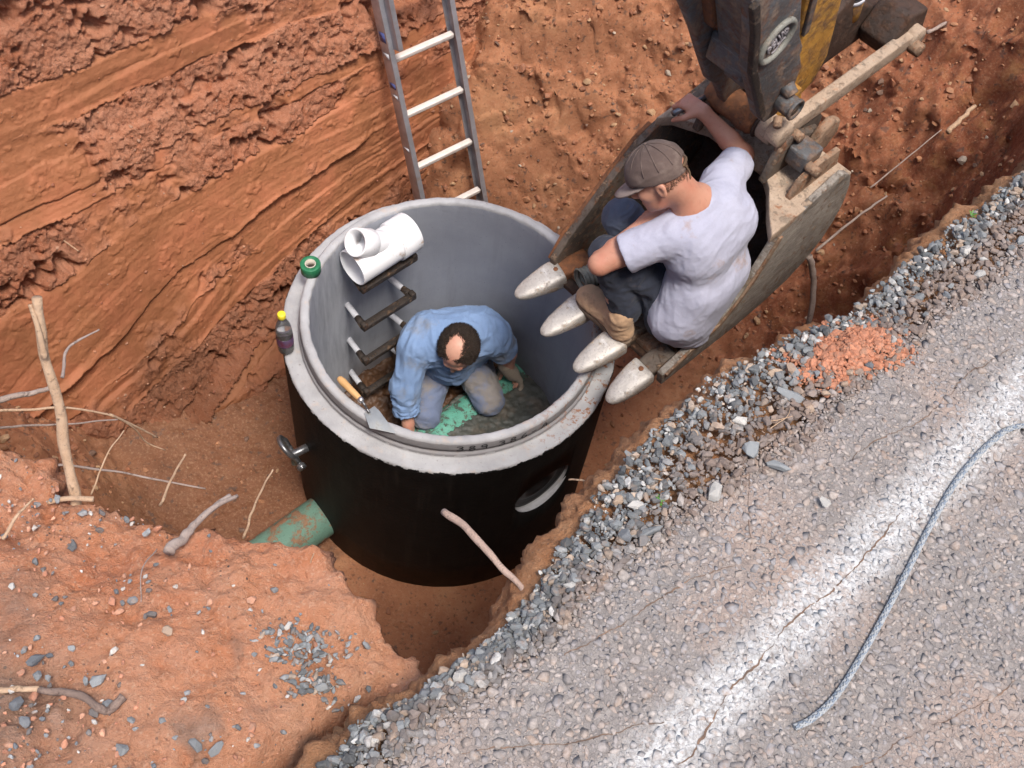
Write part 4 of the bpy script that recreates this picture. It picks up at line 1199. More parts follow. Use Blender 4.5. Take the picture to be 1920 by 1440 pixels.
bo = thing('soda_bottle', 'small plastic cola bottle with yellow cap standing on the manhole ledge', 'bottle', (-.690, -.205, 1.222))
bc = np.array([-.690, -.205, 1.2225])
t = NT('clear_plastic'); M['clear'] = t.done((.86, .88, .90), .08, None, .5, 0.0, **{'Transmission Weight': .92, 'Alpha': 1.0, 'IOR': 1.3})
BS = 1.2
sc_ = lambda p: [(r * 1.08, z * BS) for r, z in p]
prof = [(.0, .004), (.022, .0), (.029, .003), (.032, .012), (.0325, .03), (.0325, .085), (.031, .09), (.0325, .096), (.0325, .118), (.030, .14), (.024, .162), (.0165, .18), (.0135, .188), (.0135, .20), (.0, .201)]
obj('bottle_shell', *lathe(sc_(prof), bc, 40), M['clear'], bo)
obj('cola', *lathe(sc_([(.0, .004), (.024, .003), (.0312, .013), (.0318, .03), (.0318, .072), (.0, .072)]), bc, 36), simple('cola', (.012, .006, .004), (.02, .009, .006), 10, .2, spec=.5), bo)
obj('paper_label', *lathe(sc_([(.0331, .050), (.0331, .094)]), bc, 40), simple('red_label', (.16, .02, .03), (.12, .10, .22), 35, .5), bo)
obj('cap', *lathe(sc_([(.0, .218), (.0135, .218), (.0155, .216), (.0158, .199), (.0150, .196), (.0, .196)]), bc, 32), simple('yellow_cap', (.75, .62, .03), (.80, .68, .05), 20, .4), bo)

tr = thing('trowel', 'pointing trowel with wooden handle laid across the front left rim', 'trowel', (-.33, -.52, 1.32))
zt_ = 1.3265
hp1, hp2 = np.array([-.440, -.405, zt_ + .026]), np.array([-.345, -.498, zt_ + .030])
pth = [hp1 + (hp2 - hp1) * f for f in (0, .04, .2, .5, .8, .96, 1)]
obj('handle', *tube(pth, [.008, .013, .0165, .0145, .0135, .012, .010], 16), simple('tan_wood', (.50, .28, .11), (.62, .38, .17), 18, .5, .2, .002), tr)
obj('ferrule', *tube([hp2, hp2 + (hp2 - hp1) * .14], [.0118, .0108], 16), simple('bright_steel', (.55, .55, .56), (.68, .68, .70), 30, .35, metal=.8), tr)
obj('tang', *tube(spline([hp2 + (hp2 - hp1) * .12, (-.322, -.523, zt_ + .026), (-.312, -.532, zt_ + .010), (-.300, -.545, zt_ + .004)], 14), .0055, 10), M['steel_dark'], tr)
bl = [(-.322, -.545), (-.285, -.508), (-.262, -.528), (-.185, -.628), (-.292, -.612)]
obj('blade', *prism([(a, b) for a, b in bl], 0, .002, lambda a, b, t: np.array([a, b, zt_ - .0045 + t]), .0004), simple('mortar_stained_steel', (.30, .31, .30), (.42, .43, .42), 16, .4, .15, .001, .5, .55, dirt=(.34, .34, .32), dirt_scale=12), tr)

# ================================================================== LADDER
LD = thing('ladder', 'aluminium extension ladder leaning against the red bank behind the manhole', 'ladder', (.12, 1.21, 0.0))
P0 = np.array([-.259, 1.554, 1.385]); lr = np.array([.770, .638, 0]); lu = np.array([-.226, .273, .935]); lu /= np.linalg.norm(lu)
lw = np.cross(lr, lu); lw /= np.linalg.norm(lw)
if lw @ (np.array(CAMP) - P0) < 0: lw = -lw            # lw points towards the camera side
M['alu'] = simple('dull_aluminium', (.36, .36, .38), (.50, .50, .53), 14, .45, .15, .002, .5, .65, dirt=(.42, .28, .20), dirt_scale=8, dirt_at=(.6, .75))
M['alu_dirty'] = simple('clay_dusted_aluminium', (.60, .52, .46), (.74, .68, .63), 14, .6, .2, .002, .4, .15, dirt=(.48, .24, .15), dirt_scale=11, dirt_at=(.60, .70))
k0, k1 = -5.2, 4.45
for sgn in (-1, 1):
    poly = [(.0, -.040), (.0, .040), (-.028, .040), (-.028, .035), (-.005, .035), (-.005, -.035), (-.028, -.035), (-.028, -.040)]
    ca = P0 + lr * sgn * .207
    V, F = prism(poly, -k1 * .305, -k0 * .305, lambda a, b, t, s=sgn, c=ca: c + lr * s * a + lw * b + lu * t, .0012)
    obj('rail', V, F, M['alu'], LD)
for k in range(-5, 5):
    c = P0 - lu * .305 * k
    V, F = box(c, .372, .034, .026, np.array([lr, np.array([lw[0], lw[1], 0]) / np.hypot(lw[0], lw[1]), [0, 0, 1]]), .005)
    obj('rung', V, F, M['alu_dirty'], LD)
for sgn, kb in ((-1, .10), (1, -.62)):                       # lower ends of the sliding section
    poly = [(.0, -.030), (.0, .030), (-.026, .030), (-.026, .026), (-.004, .026), (-.004, -.026), (-.026, -.026), (-.026, -.030)]
    ca = P0 + lr * sgn * .182 + lw * .062
    V, F = prism(poly, -kb * .305 + .10, 1.6, lambda a, b, t, s=sgn, c=ca: c + lr * s * a + lw * b + lu * t, .0012)
    obj('sliding_rail', V, F, M['alu'], LD)
M['sticker'] = simple('blue_sticker', (.05, .07, .20), (.10, .12, .30), 40, .5)
M['sticker_w'] = simple('white_sticker', (.45, .45, .46), (.60, .60, .62), 40, .5)
for kk, hh, mt in ((-.42, .05, 'sticker'), (-.1, .03, 'sticker_w'), (.42, .028, 'sticker'), (.62, .02, 'sticker_w'), (1.6, .02, 'sticker_w'), (2.65, .018, 'sticker_w')):
    c = P0 - lr * .2085 - lu * .305 * kk
    obj('sticker', *box(c, .001, .05, hh, np.array([lr, lw, lu]), 0), M[mt], LD)

# ================================================================== EXCAVATOR
EX = thing('excavator', 'excavator arm with its muddy rusty toothed bucket resting over the manhole edge', 'excavator', T(.9, .5, 1.42))
M['mud_steel'] = grimy('muddy_rusty_steel', (.085, .068, .056), (.19, .145, .11), (.42, .28, .185), (.32, .125, .052), (.52, .60), (.52, .64), 11, .7, .1, 1.0)
M['mud_plate'] = grimy('grey_scoured_plate', (.20, .175, .15), (.42, .37, .315), (.46, .33, .23), (.26, .12, .06), (.54, .62), (.57, .67), 14, .6, .1, 1.0, (0, math.radians(35), math.radians(45)))
M['rust'] = grimy('orange_rust', (.13, .055, .028), (.27, .115, .055), (.36, .24, .16), (.40, .155, .06), (.56, .68), (.44, .60), 14, .85, 0.0, 1.0)
M['tan_mud'] = grimy('dried_tan_mud', (.24, .15, .095), (.40, .275, .185), (.50, .36, .25), (.34, .145, .065), (.52, .62), (.47, .60), 13, .85, 0.0, 1.0)
M['pale_mud'] = grimy('pale_caked_mud', (.33, .235, .165), (.50, .38, .28), (.56, .44, .33), (.40, .18, .085), (.54, .66), (.56, .68), 12, .85, 0.0, .9)
M['tooth'] = grimy('scoured_tooth_steel', (.40, .36, .32), (.60, .56, .51), (.50, .38, .27), (.34, .20, .12), (.56, .64), (.58, .68), 12, .38, .35, .5, (0, 0, math.radians(45)))
M['arm_dark'] = grimy('worn_dark_casting', (.065, .066, .068), (.18, .18, .18), (.29, .20, .14), (.20, .085, .04), (.48, .60), (.47, .62), 9, .5, .3, .6, (math.radians(20), math.radians(50), math.radians(45)))
M['yellow'] = grimy('worn_yellow_paint', (.44, .20, .03), (.56, .29, .06), (.20, .105, .05), (.16, .075, .035), (.46, .60), (.52, .66), 7, .5, 0.0, .5, (math.radians(10), math.radians(60), math.radians(45)))
M['grease_shade'] = grimy('greasy_mud_and_shade', (.03, .02, .015), (.08, .045, .03), (.16, .085, .05), (.12, .055, .03), (.52, .64), (.5, .62), 10, .6, 0.0, 1.0)
BK = bpy.data.objects.new('bucket', None); BK.parent = EX; BK.location = T(.9, .5, 1.42) - wloc(EX); COL.objects.link(BK)
outer = [(.40, 1.422), (.86, 1.415), (1.02, 1.432), (1.16, 1.470), (1.27, 1.538), (1.335, 1.626), (1.362, 1.72), (1.368, 1.84), (1.345, 1.95), (1.30, 2.04)]
inner = [(1.275, 2.03), (1.32, 1.94), (1.342, 1.835), (1.337, 1.73), (1.312, 1.64), (1.255, 1.56), (1.15, 1.495), (1.01, 1.456), (.86, 1.440), (.40, 1.446)]
fT = lambda a, b, t: T(a, t, b)
obj('shell', *prism(outer + inner, .178, .842, fT, .002), M['grease_shade'], BK)  # dark mud colour on the shell also paints the shade of the cavity
near_ = [(.372, 1.415), (.355, 1.50), (.50, 1.545), (.67, 1.585), (.745, 1.67), (.80, 1.77), (.84, 1.88), (.872, 1.99), (1.0, 2.05), (1.225, 2.105), (1.30, 2.05), (1.345, 1.96), (1.375, 1.84), (1.372, 1.72), (1.345, 1.62), (1.28, 1.53), (1.17, 1.462), (1.03, 1.425), (.86, 1.405)]
far_ = [(.42, 1.415), (.405, 1.52), (.47, 1.62), (.565, 1.715), (.69, 1.85), (.81, 1.965), (.90, 2.005), (1.0, 2.03), (1.225, 2.07), (1.30, 2.05), (1.345, 1.96), (1.375, 1.84), (1.372, 1.72), (1.345, 1.62), (1.28, 1.53), (1.17, 1.462), (1.03, 1.425), (.86, 1.405)]
obj('side_plate', *prism(near_, .838, .868, fT, .005), M['mud_plate'], BK)
obj('side_plate', *prism(far_, .150, .182, fT, .005), M['mud_steel'], BK)
edge_strip = [(.37, 1.50), (.50, 1.548), (.67, 1.588), (.747, 1.673), (.803, 1.773), (.843, 1.883), (.872, 1.985)]
def strip_poly(e, w):
    e = np.array(e); tn = np.gradient(e, axis=0); nn = np.stack([tn[:, 1], -tn[:, 0]], 1); nn /= np.linalg.norm(nn, axis=1)[:, None]
    return [tuple(x) for x in e] + [tuple(x) for x in (e + nn * w)[::-1]]
obj('wear_strip', *prism(strip_poly(edge_strip, .026), .866, .878, fT, .004), M['tan_mud'], BK)
edge_far = [(.41, 1.50), (.475, 1.625), (.57, 1.72), (.695, 1.855), (.81, 1.968), (.90, 2.008)]
obj('wear_strip', *prism(strip_poly(edge_far, .05), .134, .152, fT, .004), M['rust'], BK)
lip = [(.455, .150), (.415, .868), (.52, .868), (.52, .150)]
obj('cutting_edge', *prism(lip, 1.448, 1.478, lambda a, b, t: T(a, b, t - .005), .004), M['tan_mud'], BK)
topp = [(.805, .868), (.88, .79), (.98, .705), (1.045, .62), (1.035, .35), (.965, .21), (.90, .165), (1.29, .165), (1.30, .868)]
obj('top_plate', *prism(topp, 2.0, 2.052, lambda a, b, t: T(a, b, t + .10 * (a - 1.0) * .4), .006), M['pale_mud'], BK)
obj('stiffener', *prism([(1.02, 2.0), (1.0, 2.055), (1.30, 2.16), (1.34, 2.0)], .185, .26, fT, .006), M['mud_steel'], BK)
obj('gusset', *prism([(.985, 2.035), (1.02, 2.13), (1.12, 2.17), (1.26, 2.16), (1.30, 2.03)], .775, .800, fT, .004), M['tan_mud'], BK)
def loft_tooth(p0, p1, wv, up):
    d = p1 - p0; L = np.linalg.norm(d); d = d / L
    sd = np.cross(up, d); sd /= np.linalg.norm(sd); u = np.cross(d, sd)
    st_ = [(0, .056, .043, 0), (.02, .059, .046, 0), (.25, .0585, .0435, -.001), (.5, .053, .036, -.003), (.72, .044, .027, -.006), (.86, .034, .020, -.009), (.95, .023, .013, -.011), (.99, .011, .006, -.012), (1.0, .003, .002, -.012)]
    V = []; F = []; sg = 28
    for f, a, b, dz in st_:
        for i in range(sg):
            t = 2 * math.pi * i / sg
            e = .46 if f < .3 else .62
            cx = math.copysign(abs(math.cos(t)) ** e, math.cos(t)); cz = math.copysign(abs(math.sin(t)) ** e, math.sin(t))
            V.append(p0 + d * L * f + sd * a * cx * wv + u * (b * cz + dz))
    for j in range(len(st_) - 1):
        for i in range(sg):
            i2 = (i + 1) % sg; F.append((j * sg + i, j * sg + i2, (j + 1) * sg + i2, (j + 1) * sg + i))
    F.append(tuple(range(sg - 1, -1, -1))); F.append(tuple((len(st_) - 1) * sg + i for i in range(sg)))
    return np.array(V), F
for i, ((ts, tn), (bs, bn)) in enumerate([((.218, .148), (.430, .205)), ((.170, .362), (.400, .398)), ((.150, .579), (.375, .612)), ((.149, .776), (.350, .785))]):
    p1 = T(ts, tn, 1.405); p0 = T(bs, bn, 1.450)
    V, F = loft_tooth(p0, p1, 1.0, np.array([0, 0, 1.0]))
    V = V + .0018 * fbm(V * 40, 3)[:, None] * np.array([0, 0, 1.0])
    obj('tooth', V, F, M['tooth'], BK)
    dd = (p0 - p1) / np.linalg.norm(p0 - p1); sd = np.cross([0, 0, 1.0], dd)
    obj('adapter', *box(p0 + dd * .055, .17, .088, .072, np.array([dd, sd, np.cross(dd, sd)]), .016), M['rust'] if i == 0 else M['mud_steel'], BK)
    obj('pin', *cyl(p0 - dd * .03 + [0, 0, .036], p0 - dd * .03 + [0, 0, .0485], .012, .011, 14, .002), M['rust'], BK)
# pivot bosses, pins and ears on top of the bucket
def ncyl(s, z, n0, n1, r, seg=28, bev=.006): return cyl(T(s, n0, z), T(s, n1, z), r, r, seg, bev)
V, F = tube([T(1.075, n, 2.19) for n in np.linspace(.27, .515, 22)], [.046, .058] + [.061] * 18 + [.058, .052], 26, jit=.0)
V = V + .006 * fbm(V * 22, 4)[:, None] * np.array([.4, .4, 1])
obj('pivot_tube', V, F, M['rust'], EX)
obj('pivot_ring', *ncyl(1.085, 2.19, .518, .530, .064), M['grease_shade'], EX)
obj('link_boss', *ncyl(1.09, 2.195, .531, .605, .060), M['pale_mud'], EX)
for nn in (.285, .640):
    obj('ear', *prism([(.99, 2.03), (1.02, 2.20), (1.05, 2.245), (1.11, 2.245), (1.20, 2.19), (1.29, 2.16), (1.32, 2.04)], nn, nn + .035, fT, .008), M['mud_steel'], EX)
obj('grab_rod', *tube([T(.86, .262, 2.170), T(.95, .275, 2.176), T(1.09, .295, 2.185)], .0125, 12), M['steel_dark'], EX)
sa = np.array([T(1.0, 0, .012) - T(0, 0, 0)][0]); sa /= np.linalg.norm(sa)
la, lb = T(1.03, .632, 2.262), T(1.86, .640, 2.300)
ld = (lb - la) / np.linalg.norm(lb - la); nn_ = np.array([Q, -Q, 0]); lz = np.cross(ld, nn_); lz = lz if lz[2] > 0 else -lz
obj('link_bar', *box((la + lb) / 2, np.linalg.norm(lb - la), .048, .072, np.array([ld, nn_, lz]), .007), M['pale_mud'], EX)
obj('link_eye', *cyl(la - nn_ * .034, la + nn_ * .034, .052, .052, 26, .006), M['pale_mud'], EX)
obj('link_eye', *cyl(lb - nn_ * .034, lb + nn_ * .034, .052, .052, 26, .006), M['pale_mud'], EX)
obj('link_bolt', *cyl(T(1.10, .655, 2.235), T(1.10, .700, 2.235), .021, .021, 6, .004), M['tan_mud'], EX)
obj('link_bolt', *cyl(T(1.835, .660, 2.285), T(1.835, .715, 2.285), .030, .030, 6, .004), M['tan_mud'], EX)
cb = T(1.115, .725, 2.165)
obj('clamp_block', *box(cb, .105, .095, .085, AXT, .012), M['arm_dark'], EX)
obj('clamp_bolt', *cyl(cb + T(-.035, .045, .0) * 1, cb + T(-.035, .105, .0), .022, .022, 6, .004), M['tan_mud'], EX)
obj('lug', *prism([(1.20, 2.12), (1.24, 2.20), (1.29, 2.225), (1.35, 2.20), (1.37, 2.13), (1.33, 2.06), (1.22, 2.06)], .675, .715, fT, .012), M['tan_mud'], EX)
obj('lug', *prism([(1.22, 2.10), (1.26, 2.18), (1.31, 2.20), (1.36, 2.15), (1.36, 2.08), (1.24, 2.05)], .60, .635, fT, .012), M['mud_steel'], EX)
# the stick of the machine: two dark cheek plates, web, yellow box section behind
nearp = [(.30, 3.62), (.56, 3.055), (.62, 2.92), (.69, 2.72), (.80, 2.54), (.885, 2.40), (.945, 2.335), (1.02, 2.335), (1.075, 2.43), (1.065, 2.545), (1.02, 2.62), (1.015, 2.66), (.96, 2.735), (.90, 2.87), (.57, 3.62)]
farp = [(.26, 3.55), (.545, 2.92), (.66, 2.75), (.754, 2.592), (.86, 2.42), (.925, 2.365), (1.02, 2.22), (1.10, 2.18), (1.15, 2.25), (1.09, 2.40), (.97, 2.52), (.86, 2.70), (.50, 3.5)]
obj('cheek_plate', *prism(nearp, .555, .600, fT, .008), M['arm_dark'], EX)
obj('cheek_plate', *prism(farp, .335, .375, fT, .008), M['arm_dark'], EX)
web_ = [(.60, 3.02), (.74, 2.72), (.86, 2.49), (.94, 2.42), (.98, 2.52), (.86, 2.78), (.72, 3.06)]
obj('web', *prism(web_, .42, .556, fT, .004), M['arm_dark'], EX)
rib = [(.545, 3.06), (.61, 2.925), (.68, 2.725), (.79, 2.545), (.87, 2.41), (.895, 2.425), (.815, 2.56), (.71, 2.735), (.64, 2.93), (.575, 3.07)]
obj('rib', *prism(rib, .598, .622, fT, .005), M['rust_dark'], EX)
rib2 = [(.66, 2.92), (.75, 2.74), (.86, 2.56), (.94, 2.45), (.965, 2.465), (.885, 2.575), (.78, 2.755), (.69, 2.93)]
obj('rib', *prism(rib2, .372, .40, fT, .005), M['rust'], EX)
obj('rib', *prism([(.40, 3.4), (.60, 2.98), (.70, 2.77), (.73, 2.785), (.63, 3.0), (.45, 3.4)], .372, .415, fT, .005), M['rust'], EX)
0 and obj('stop_block', *prism([(.62, 2.70), (.70, 2.58), (.80, 2.44), (.86, 2.47), (.78, 2.60), (.68, 2.74)], .29, .336, fT, .01), M['grease_shade'], EX)
obj('cross_box', *box(T(.80, .47, 2.66), .10, .17, .12, AXT, .01), M['arm_dark'], EX)
obj('pin_boss', *ncyl(1.0, 2.425, .598, .668, .041), M['arm_dark'], EX)
V, F = pipe(T(1.0, .664, 2.425), T(1.0, .678, 2.425), .044, .032, 32); obj('pin_collar', V, F, M['arm_dark'], EX)
obj('pin_end', *ncyl(1.0, 2.425, .660, .671, .031), M['mud_steel'], EX)
obj('bolt', *cyl(T(.955, .640, 2.39), T(.925, .665, 2.375), .018, .016, 14, .003), M['tan_mud'], EX)
obj('wiper', *cyl(T(1.0, .600, 2.49), T(1.0, .64, 2.47), .030, .026, 20, .004), M['arm_dark'], EX)
# cast oval emblem with raised lettering on the near cheek
EB = bpy.data.objects.new('emblem', None); EB.parent = EX; ec = T(.797, .600, 2.80); EB.location = ec - wloc(EX); COL.objects.link(EB)
ea = np.array([.80, .60]); eb = np.array([-.60, .80])
def ept(x, y, h): return T(.797 + ea[0] * x + eb[0] * y, .600 + h, 2.80 + ea[1] * x + eb[1] * y)
path = np.array([ept(.082 * math.cos(a), .066 * math.sin(a), .006) for a in np.linspace(0, 2 * math.pi, 49)])
obj('ring', *tube(path, .0115, 12, caps=False), grimy('pale_casting', (.17, .165, .14), (.27, .26, .22), (.40, .34, .27), (.16, .12, .09), (.55, .66), (.55, .66), 24, .6, .1, .4), EB)
pts = [ept(0, 0, .003)] + [ept(.076 * math.cos(a), .060 * math.sin(a), .003) for a in np.linspace(0, 2 * math.pi, 41)[:-1]]
obj('disc', np.array(pts), [(0, 1 + i, 1 + (i + 1) % 40) for i in range(40)], M['arm_dark'], EB)
lm_ = MB()
for ox, st_ in ((-.045, [(0, -.022), (.004, .024), (.016, .010), (.006, .0)]), (-.024, [(.016, .020), (0, .010), (.014, -.004), (.0, -.018)]), (-.002, [(0, .022), (-.002, -.020), (.014, -.016), (.014, .020)]),
                (.020, [(.0, -.020), (.008, .022), (.016, -.018)]), (.040, [(.0, .018), (.0, -.016), (.012, .0), (.002, .018)])):
    lm_.add(tube(spline([ept(ox + x * 1.1, y * (1 - abs(ox) * 6), .006) for x, y in st_], 12), .0042, 8))
for yy in (-.036, .038): lm_.add(tube(spline([ept(x, yy + .006 * math.sin(x * 90), .005) for x in np.linspace(-.034, .034, 9)], 20), .0034, 8))
lm_.build('raised_lettering', simple('grey_casting_letters', (.20, .18, .18), (.30, .27, .27), 40, .6), EB)
yel = [(.75, 3.62), (1.045, 2.80), (1.10, 2.60), (1.165, 2.36), (1.13, 2.25), (1.17, 2.165), (1.26, 2.20), (1.37, 2.25), (1.395, 2.37), (1.37, 2.47), (1.325, 2.64), (1.02, 3.62)]
obj('stick', *prism(yel, .40, .535, fT, .010), M['yellow'], EX)
obj('stick_edge', *prism([(.80, 3.62), (1.05, 2.86), (1.10, 2.62), (1.13, 2.63), (1.08, 2.88), (.85, 3.62)], .534, .548, fT, .004), M['arm_dark'], EX)
obj('stick_tab', *prism([(1.10, 2.24), (1.145, 2.37), (1.20, 2.345), (1.26, 2.20), (1.20, 2.15)], .535, .575, fT, .006), M['yellow'], EX)
tl = [(1.30, 2.10), (1.42, 2.46), (1.56, 2.52), (1.68, 2.44), (1.80, 2.36), (1.90, 2.33), (1.92, 2.24), (1.78, 2.20), (1.55, 2.19), (1.42, 2.06)]
obj('tipping_link', *prism(tl, .36, .47, fT, .015), M['grease_shade'], EX)
obj('tipping_link', *prism([(1.72, 2.30), (1.80, 2.42), (1.93, 2.40), (1.97, 2.28), (1.88, 2.20), (1.76, 2.22)], .47, .63, fT, .015), M['grease_shade'], EX)
ce = T(1.66, .43, 2.375)
cax = T(-.33, .02, .94); cax = cax / np.linalg.norm(cax)
obj('cylinder_eye', *cyl(ce - cax * .02, ce + cax * .11, .045, .052, 24, .006), M['yellow'], EX)
obj('cylinder_barrel', *cyl(ce + cax * .11, ce + cax * 1.2, .050, .050, 28, .004), M['arm_dark'], EX)
obj('cylinder_gland', *cyl(ce + cax * .105, ce + cax * .125, .055, .055, 28, .003), M['grey_paint'], EX)

# short ribbed rubber sleeve lying on the bucket lip
sv = thing('rubber_sleeve', 'short ribbed grey rubber sleeve lying on the bucket lip beside the boots', 'sleeve', T(.455, .33, 1.475))
A, B = T(.425, .318, 1.512), T(.545, .345, 1.520)
pr_ = []
for i in range(49):
    f = i / 48
    pr_.append((.047 + .0032 * math.sin(f * 2 * math.pi * 7) + .005 * (f < .05) + .006 * ss(.8, 1, f), f * np.linalg.norm(B - A)))
pr_ += [(r - .006, z) for r, z in pr_[::-1]]
obj('ribbed_body', *lathe(pr_, A, 36, B - A, closed=True), simple('ribbed_grey_rubber', (.16, .155, .13), (.27, .265, .22), 25, .6), sv)
V, F = lathe([(.058, 0), (.060, .006), (.056, .012), (.048, .012), (.048, 0)], B, 36, B - A, closed=True); obj('cuff', V, F, M['rubber'], sv)

# ================================================================== ROPE, ROOTS, TWIGS
rp = thing('rope', 'frayed blue and white braided rope lying along the road', 'rope', (.9, -1.9, 3.295))
pts = [(.656, -2.261), (.690, -2.243), (.742, -2.195), (.816, -2.092), (.894, -1.971), (.981, -1.831), (1.053, -1.730), (1.137, -1.642), (1.21, -1.598), (1.40, -1.57), (1.8, -1.60)]
pth = spline([(x, y, float(z_road((x + y) * Q, (x - y) * Q)) + .0070) for x, y in pts], 420)
tan = np.gradient(pth, axis=0); tan /= np.linalg.norm(tan, axis=1)[:, None]
sdv = np.cross(tan, [0, 0, 1.0]); upv = np.cross(sdv, tan)
M['rope_w'] = simple('white_cord', (.27, .275, .275), (.38, .385, .385), 90, .8, .4, .001)
M['rope_b'] = simple('blue_cord', (.15, .175, .21), (.22, .25, .29), 90, .8, .4, .001)
arc = np.concatenate([[0], np.cumsum(np.linalg.norm(np.diff(pth, axis=0), axis=1))])
for k in range(8):
    sg = 1 if k % 2 else -1
    ph = 2 * math.pi * k / 8 + sg * arc / .045 * 2 * math.pi
    rad = .0036 + .0008 * np.cos(4 * ph)
    pp = pth + rad[:, None] * (np.cos(ph)[:, None] * sdv + np.sin(ph)[:, None] * upv)
    V, F = tube(pp, .0019, 6)
    obj('strand', V, F, M['rope_b'] if k in (1, 2, 6) else M['rope_w'], rp)

def bark(name, a, b, c): return grimy(name, a, b, c, tuple(x * .55 for x in a), (.60, .74), (.58, .70), 30, .85, 0.0, .9)
M['bark_tan'] = bark('peeled_tan_root', (.40, .25, .15), (.58, .40, .26), (.36, .19, .11))
M['bark_pink'] = bark('pinkish_bark', (.36, .24, .185), (.52, .37, .29), (.26, .14, .09))
M['bark_grey'] = bark('grey_bark', (.27, .20, .165), (.42, .33, .28), (.20, .12, .08))
M['bark_dark'] = bark('dark_root', (.14, .095, .075), (.26, .18, .14), (.34, .16, .09))
def root(label, pts, r0, r1, mt='bark_tan', cat='root', name='root', knots=.12, extra=()):
    p = spline(pts, 26)
    q_ = np.linspace(0, 1, len(p))
    sd_ = len(label) * 3.7
    p = p + .55 * r0 * np.stack([pn1(q_ * 7, sd_, k) for k in (1.5, 5.5, 9.5)], -1)
    if r0 < .0065: r0, r1 = r0 * .75, r1 * .7
    r = np.linspace(r0, r1, len(p)) * (.92 + 1.3 * knots * pn1(q_ * 9, sd_, 3.3))
    V, F = tube(p, np.maximum(r, .0008), 9)
    if not extra:
        return tag(obj(name, V, F, M[mt]), label, cat)
    th_ = thing(name, label, cat, pts[-1])
    obj('stem', V, F, M[mt], th_)
    for q, ra, rb in extra:
        pq = spline(q, 16); obj('fork', *tube(pq, np.linspace(ra, rb, 16), 8), M[mt], th_)
    return th_
root('thick pale root sticking up from the lip of the clay bank', [(-.798, -1.569, 3.42), (-.797, -1.613, 3.33), (-.783, -1.668, 3.22), (-.78, -1.723, 3.12), (-.76, -1.79, 3.04), (-.75, -1.84, 3.0)], .0105, .0135,
     extra=[([(-.808, -1.580, 3.41), (-.797, -1.605, 3.37), (-.792, -1.635, 3.31)], .004, .007), ([(-.80, -1.83, 3.06), (-.76, -1.82, 3.065), (-.71, -1.815, 3.06)], .005, .006)])
root('thin curved twig rising behind the thick pale root', [(-.87, -1.492, 3.0), (-.867, -1.424, 3.02), (-.819, -1.353, 3.0)], .006, .003, 'bark_grey', 'twig', 'twig')
root('grey root end poking in at the left picture edge', [(-1.20, -1.40, 2.7), (-1.134, -1.394, 2.7), (-1.06, -1.371, 2.7), (-1.001, -1.345, 2.7)], .011, .006, 'bark_grey')
root('long wavy tan root hanging across the left pit corner', [(-1.12, -1.49, 2.79), (-1.067, -1.48, 2.8), (-1.003, -1.458, 2.78), (-.937, -1.434, 2.76), (-.844, -1.411, 2.7), (-.808, -1.39, 2.6), (-.80, -1.375, 2.5), (-.755, -1.37, 2.45)], .0055, .0025,
     extra=[([(-.844, -1.411, 2.7), (-.81, -1.382, 2.6), (-.77, -1.359, 2.5)], .004, .002)])
root('slack brown root below the long wavy one', [(-1.15, -1.42, 2.6), (-1.078, -1.408, 2.6), (-.986, -1.395, 2.6), (-.854, -1.368, 2.6)], .005, .003, 'bark_grey')
root('long straight grey root lying across behind the clay bank', [(-1.02, -1.6, 2.77), (-.957, -1.59, 2.75), (-.867, -1.566, 2.7), (-.75, -1.552, 2.65), (-.592, -1.551, 2.6)], .0055, .0035, 'bark_grey')
root('thin upright twig beside the thick pale root foot', [(-.738, -1.777, 3.0), (-.707, -1.709, 3.06), (-.672, -1.67, 3.1)], .003, .0018, 'bark_tan', 'twig', 'twig')
root('slanted tan twig on the middle of the bank lip', [(-.594, -1.781, 2.98), (-.566, -1.744, 3.04), (-.534, -1.716, 3.1)], .0045, .003, 'bark_tan', 'twig', 'twig')
root('thin tan twig standing up before the green pipe', [(-.41, -1.83, 2.95), (-.387, -1.776, 3.02), (-.349, -1.735, 3.1)], .0045, .0025, 'bark_tan', 'twig', 'twig')
root('stout grey root with forked tip lying over the bank lip', [(-.517, -1.947, 3.13), (-.5, -1.906, 3.11), (-.484, -1.86, 3.09), (-.437, -1.785, 3.06)], .0125, .006, 'bark_grey', extra=[([(-.484, -1.862, 3.09), (-.455, -1.825, 3.09), (-.420, -1.783, 3.06)], .007, .004)])
root('short tan twig on the clay bank near the left edge', [(-.835, -1.95, 3.14), (-.806, -1.908, 3.17), (-.776, -1.887, 3.2)], .0055, .003, 'bark_tan', 'twig', 'twig')
root('tiny twig on the bank lip above the pit corner', [(-.256, -1.94, 3.04), (-.239, -1.917, 3.1)], .0028, .0018, 'bark_tan', 'twig', 'twig')
def onm(x, y, h=.006): return (x, y, float(z_mound((x + y) * Q, (x - y) * Q)) + h)
root('straw coloured stalk lying on the low end of the clay bank', [onm(-.215, -2.273), onm(-.176, -2.28, .012), onm(-.127, -2.288, .012)], .0022, .0015, 'bark_tan', 'twig', 'twig')
root('pale root lying flat at the left edge of the clay bank', [onm(-.80, -2.262, .004), onm(-.752, -2.255), onm(-.675, -2.247, .008)], .0075, .006)
root('dark gnarled root half buried in the clay bank', [onm(-.675, -2.247), onm(-.603, -2.256, .008), onm(-.55, -2.281, .010), onm(-.524, -2.254, .016)], .007, .009, 'bark_dark')
root('thin wiry stem lying on the upper clay bank', [onm(-.55, -1.93, .01), onm(-.56, -1.99, .016), onm(-.545, -2.06, .008)], .002, .0015, 'bark_grey', 'twig', 'twig')
root('tan twig poking out under the gravel strip beside the manhole', [(.277, -1.704, 3.1), (.31, -1.722, 3.13), (.38, -1.75, 3.15)], .003, .003, 'bark_tan', 'twig', 'twig')
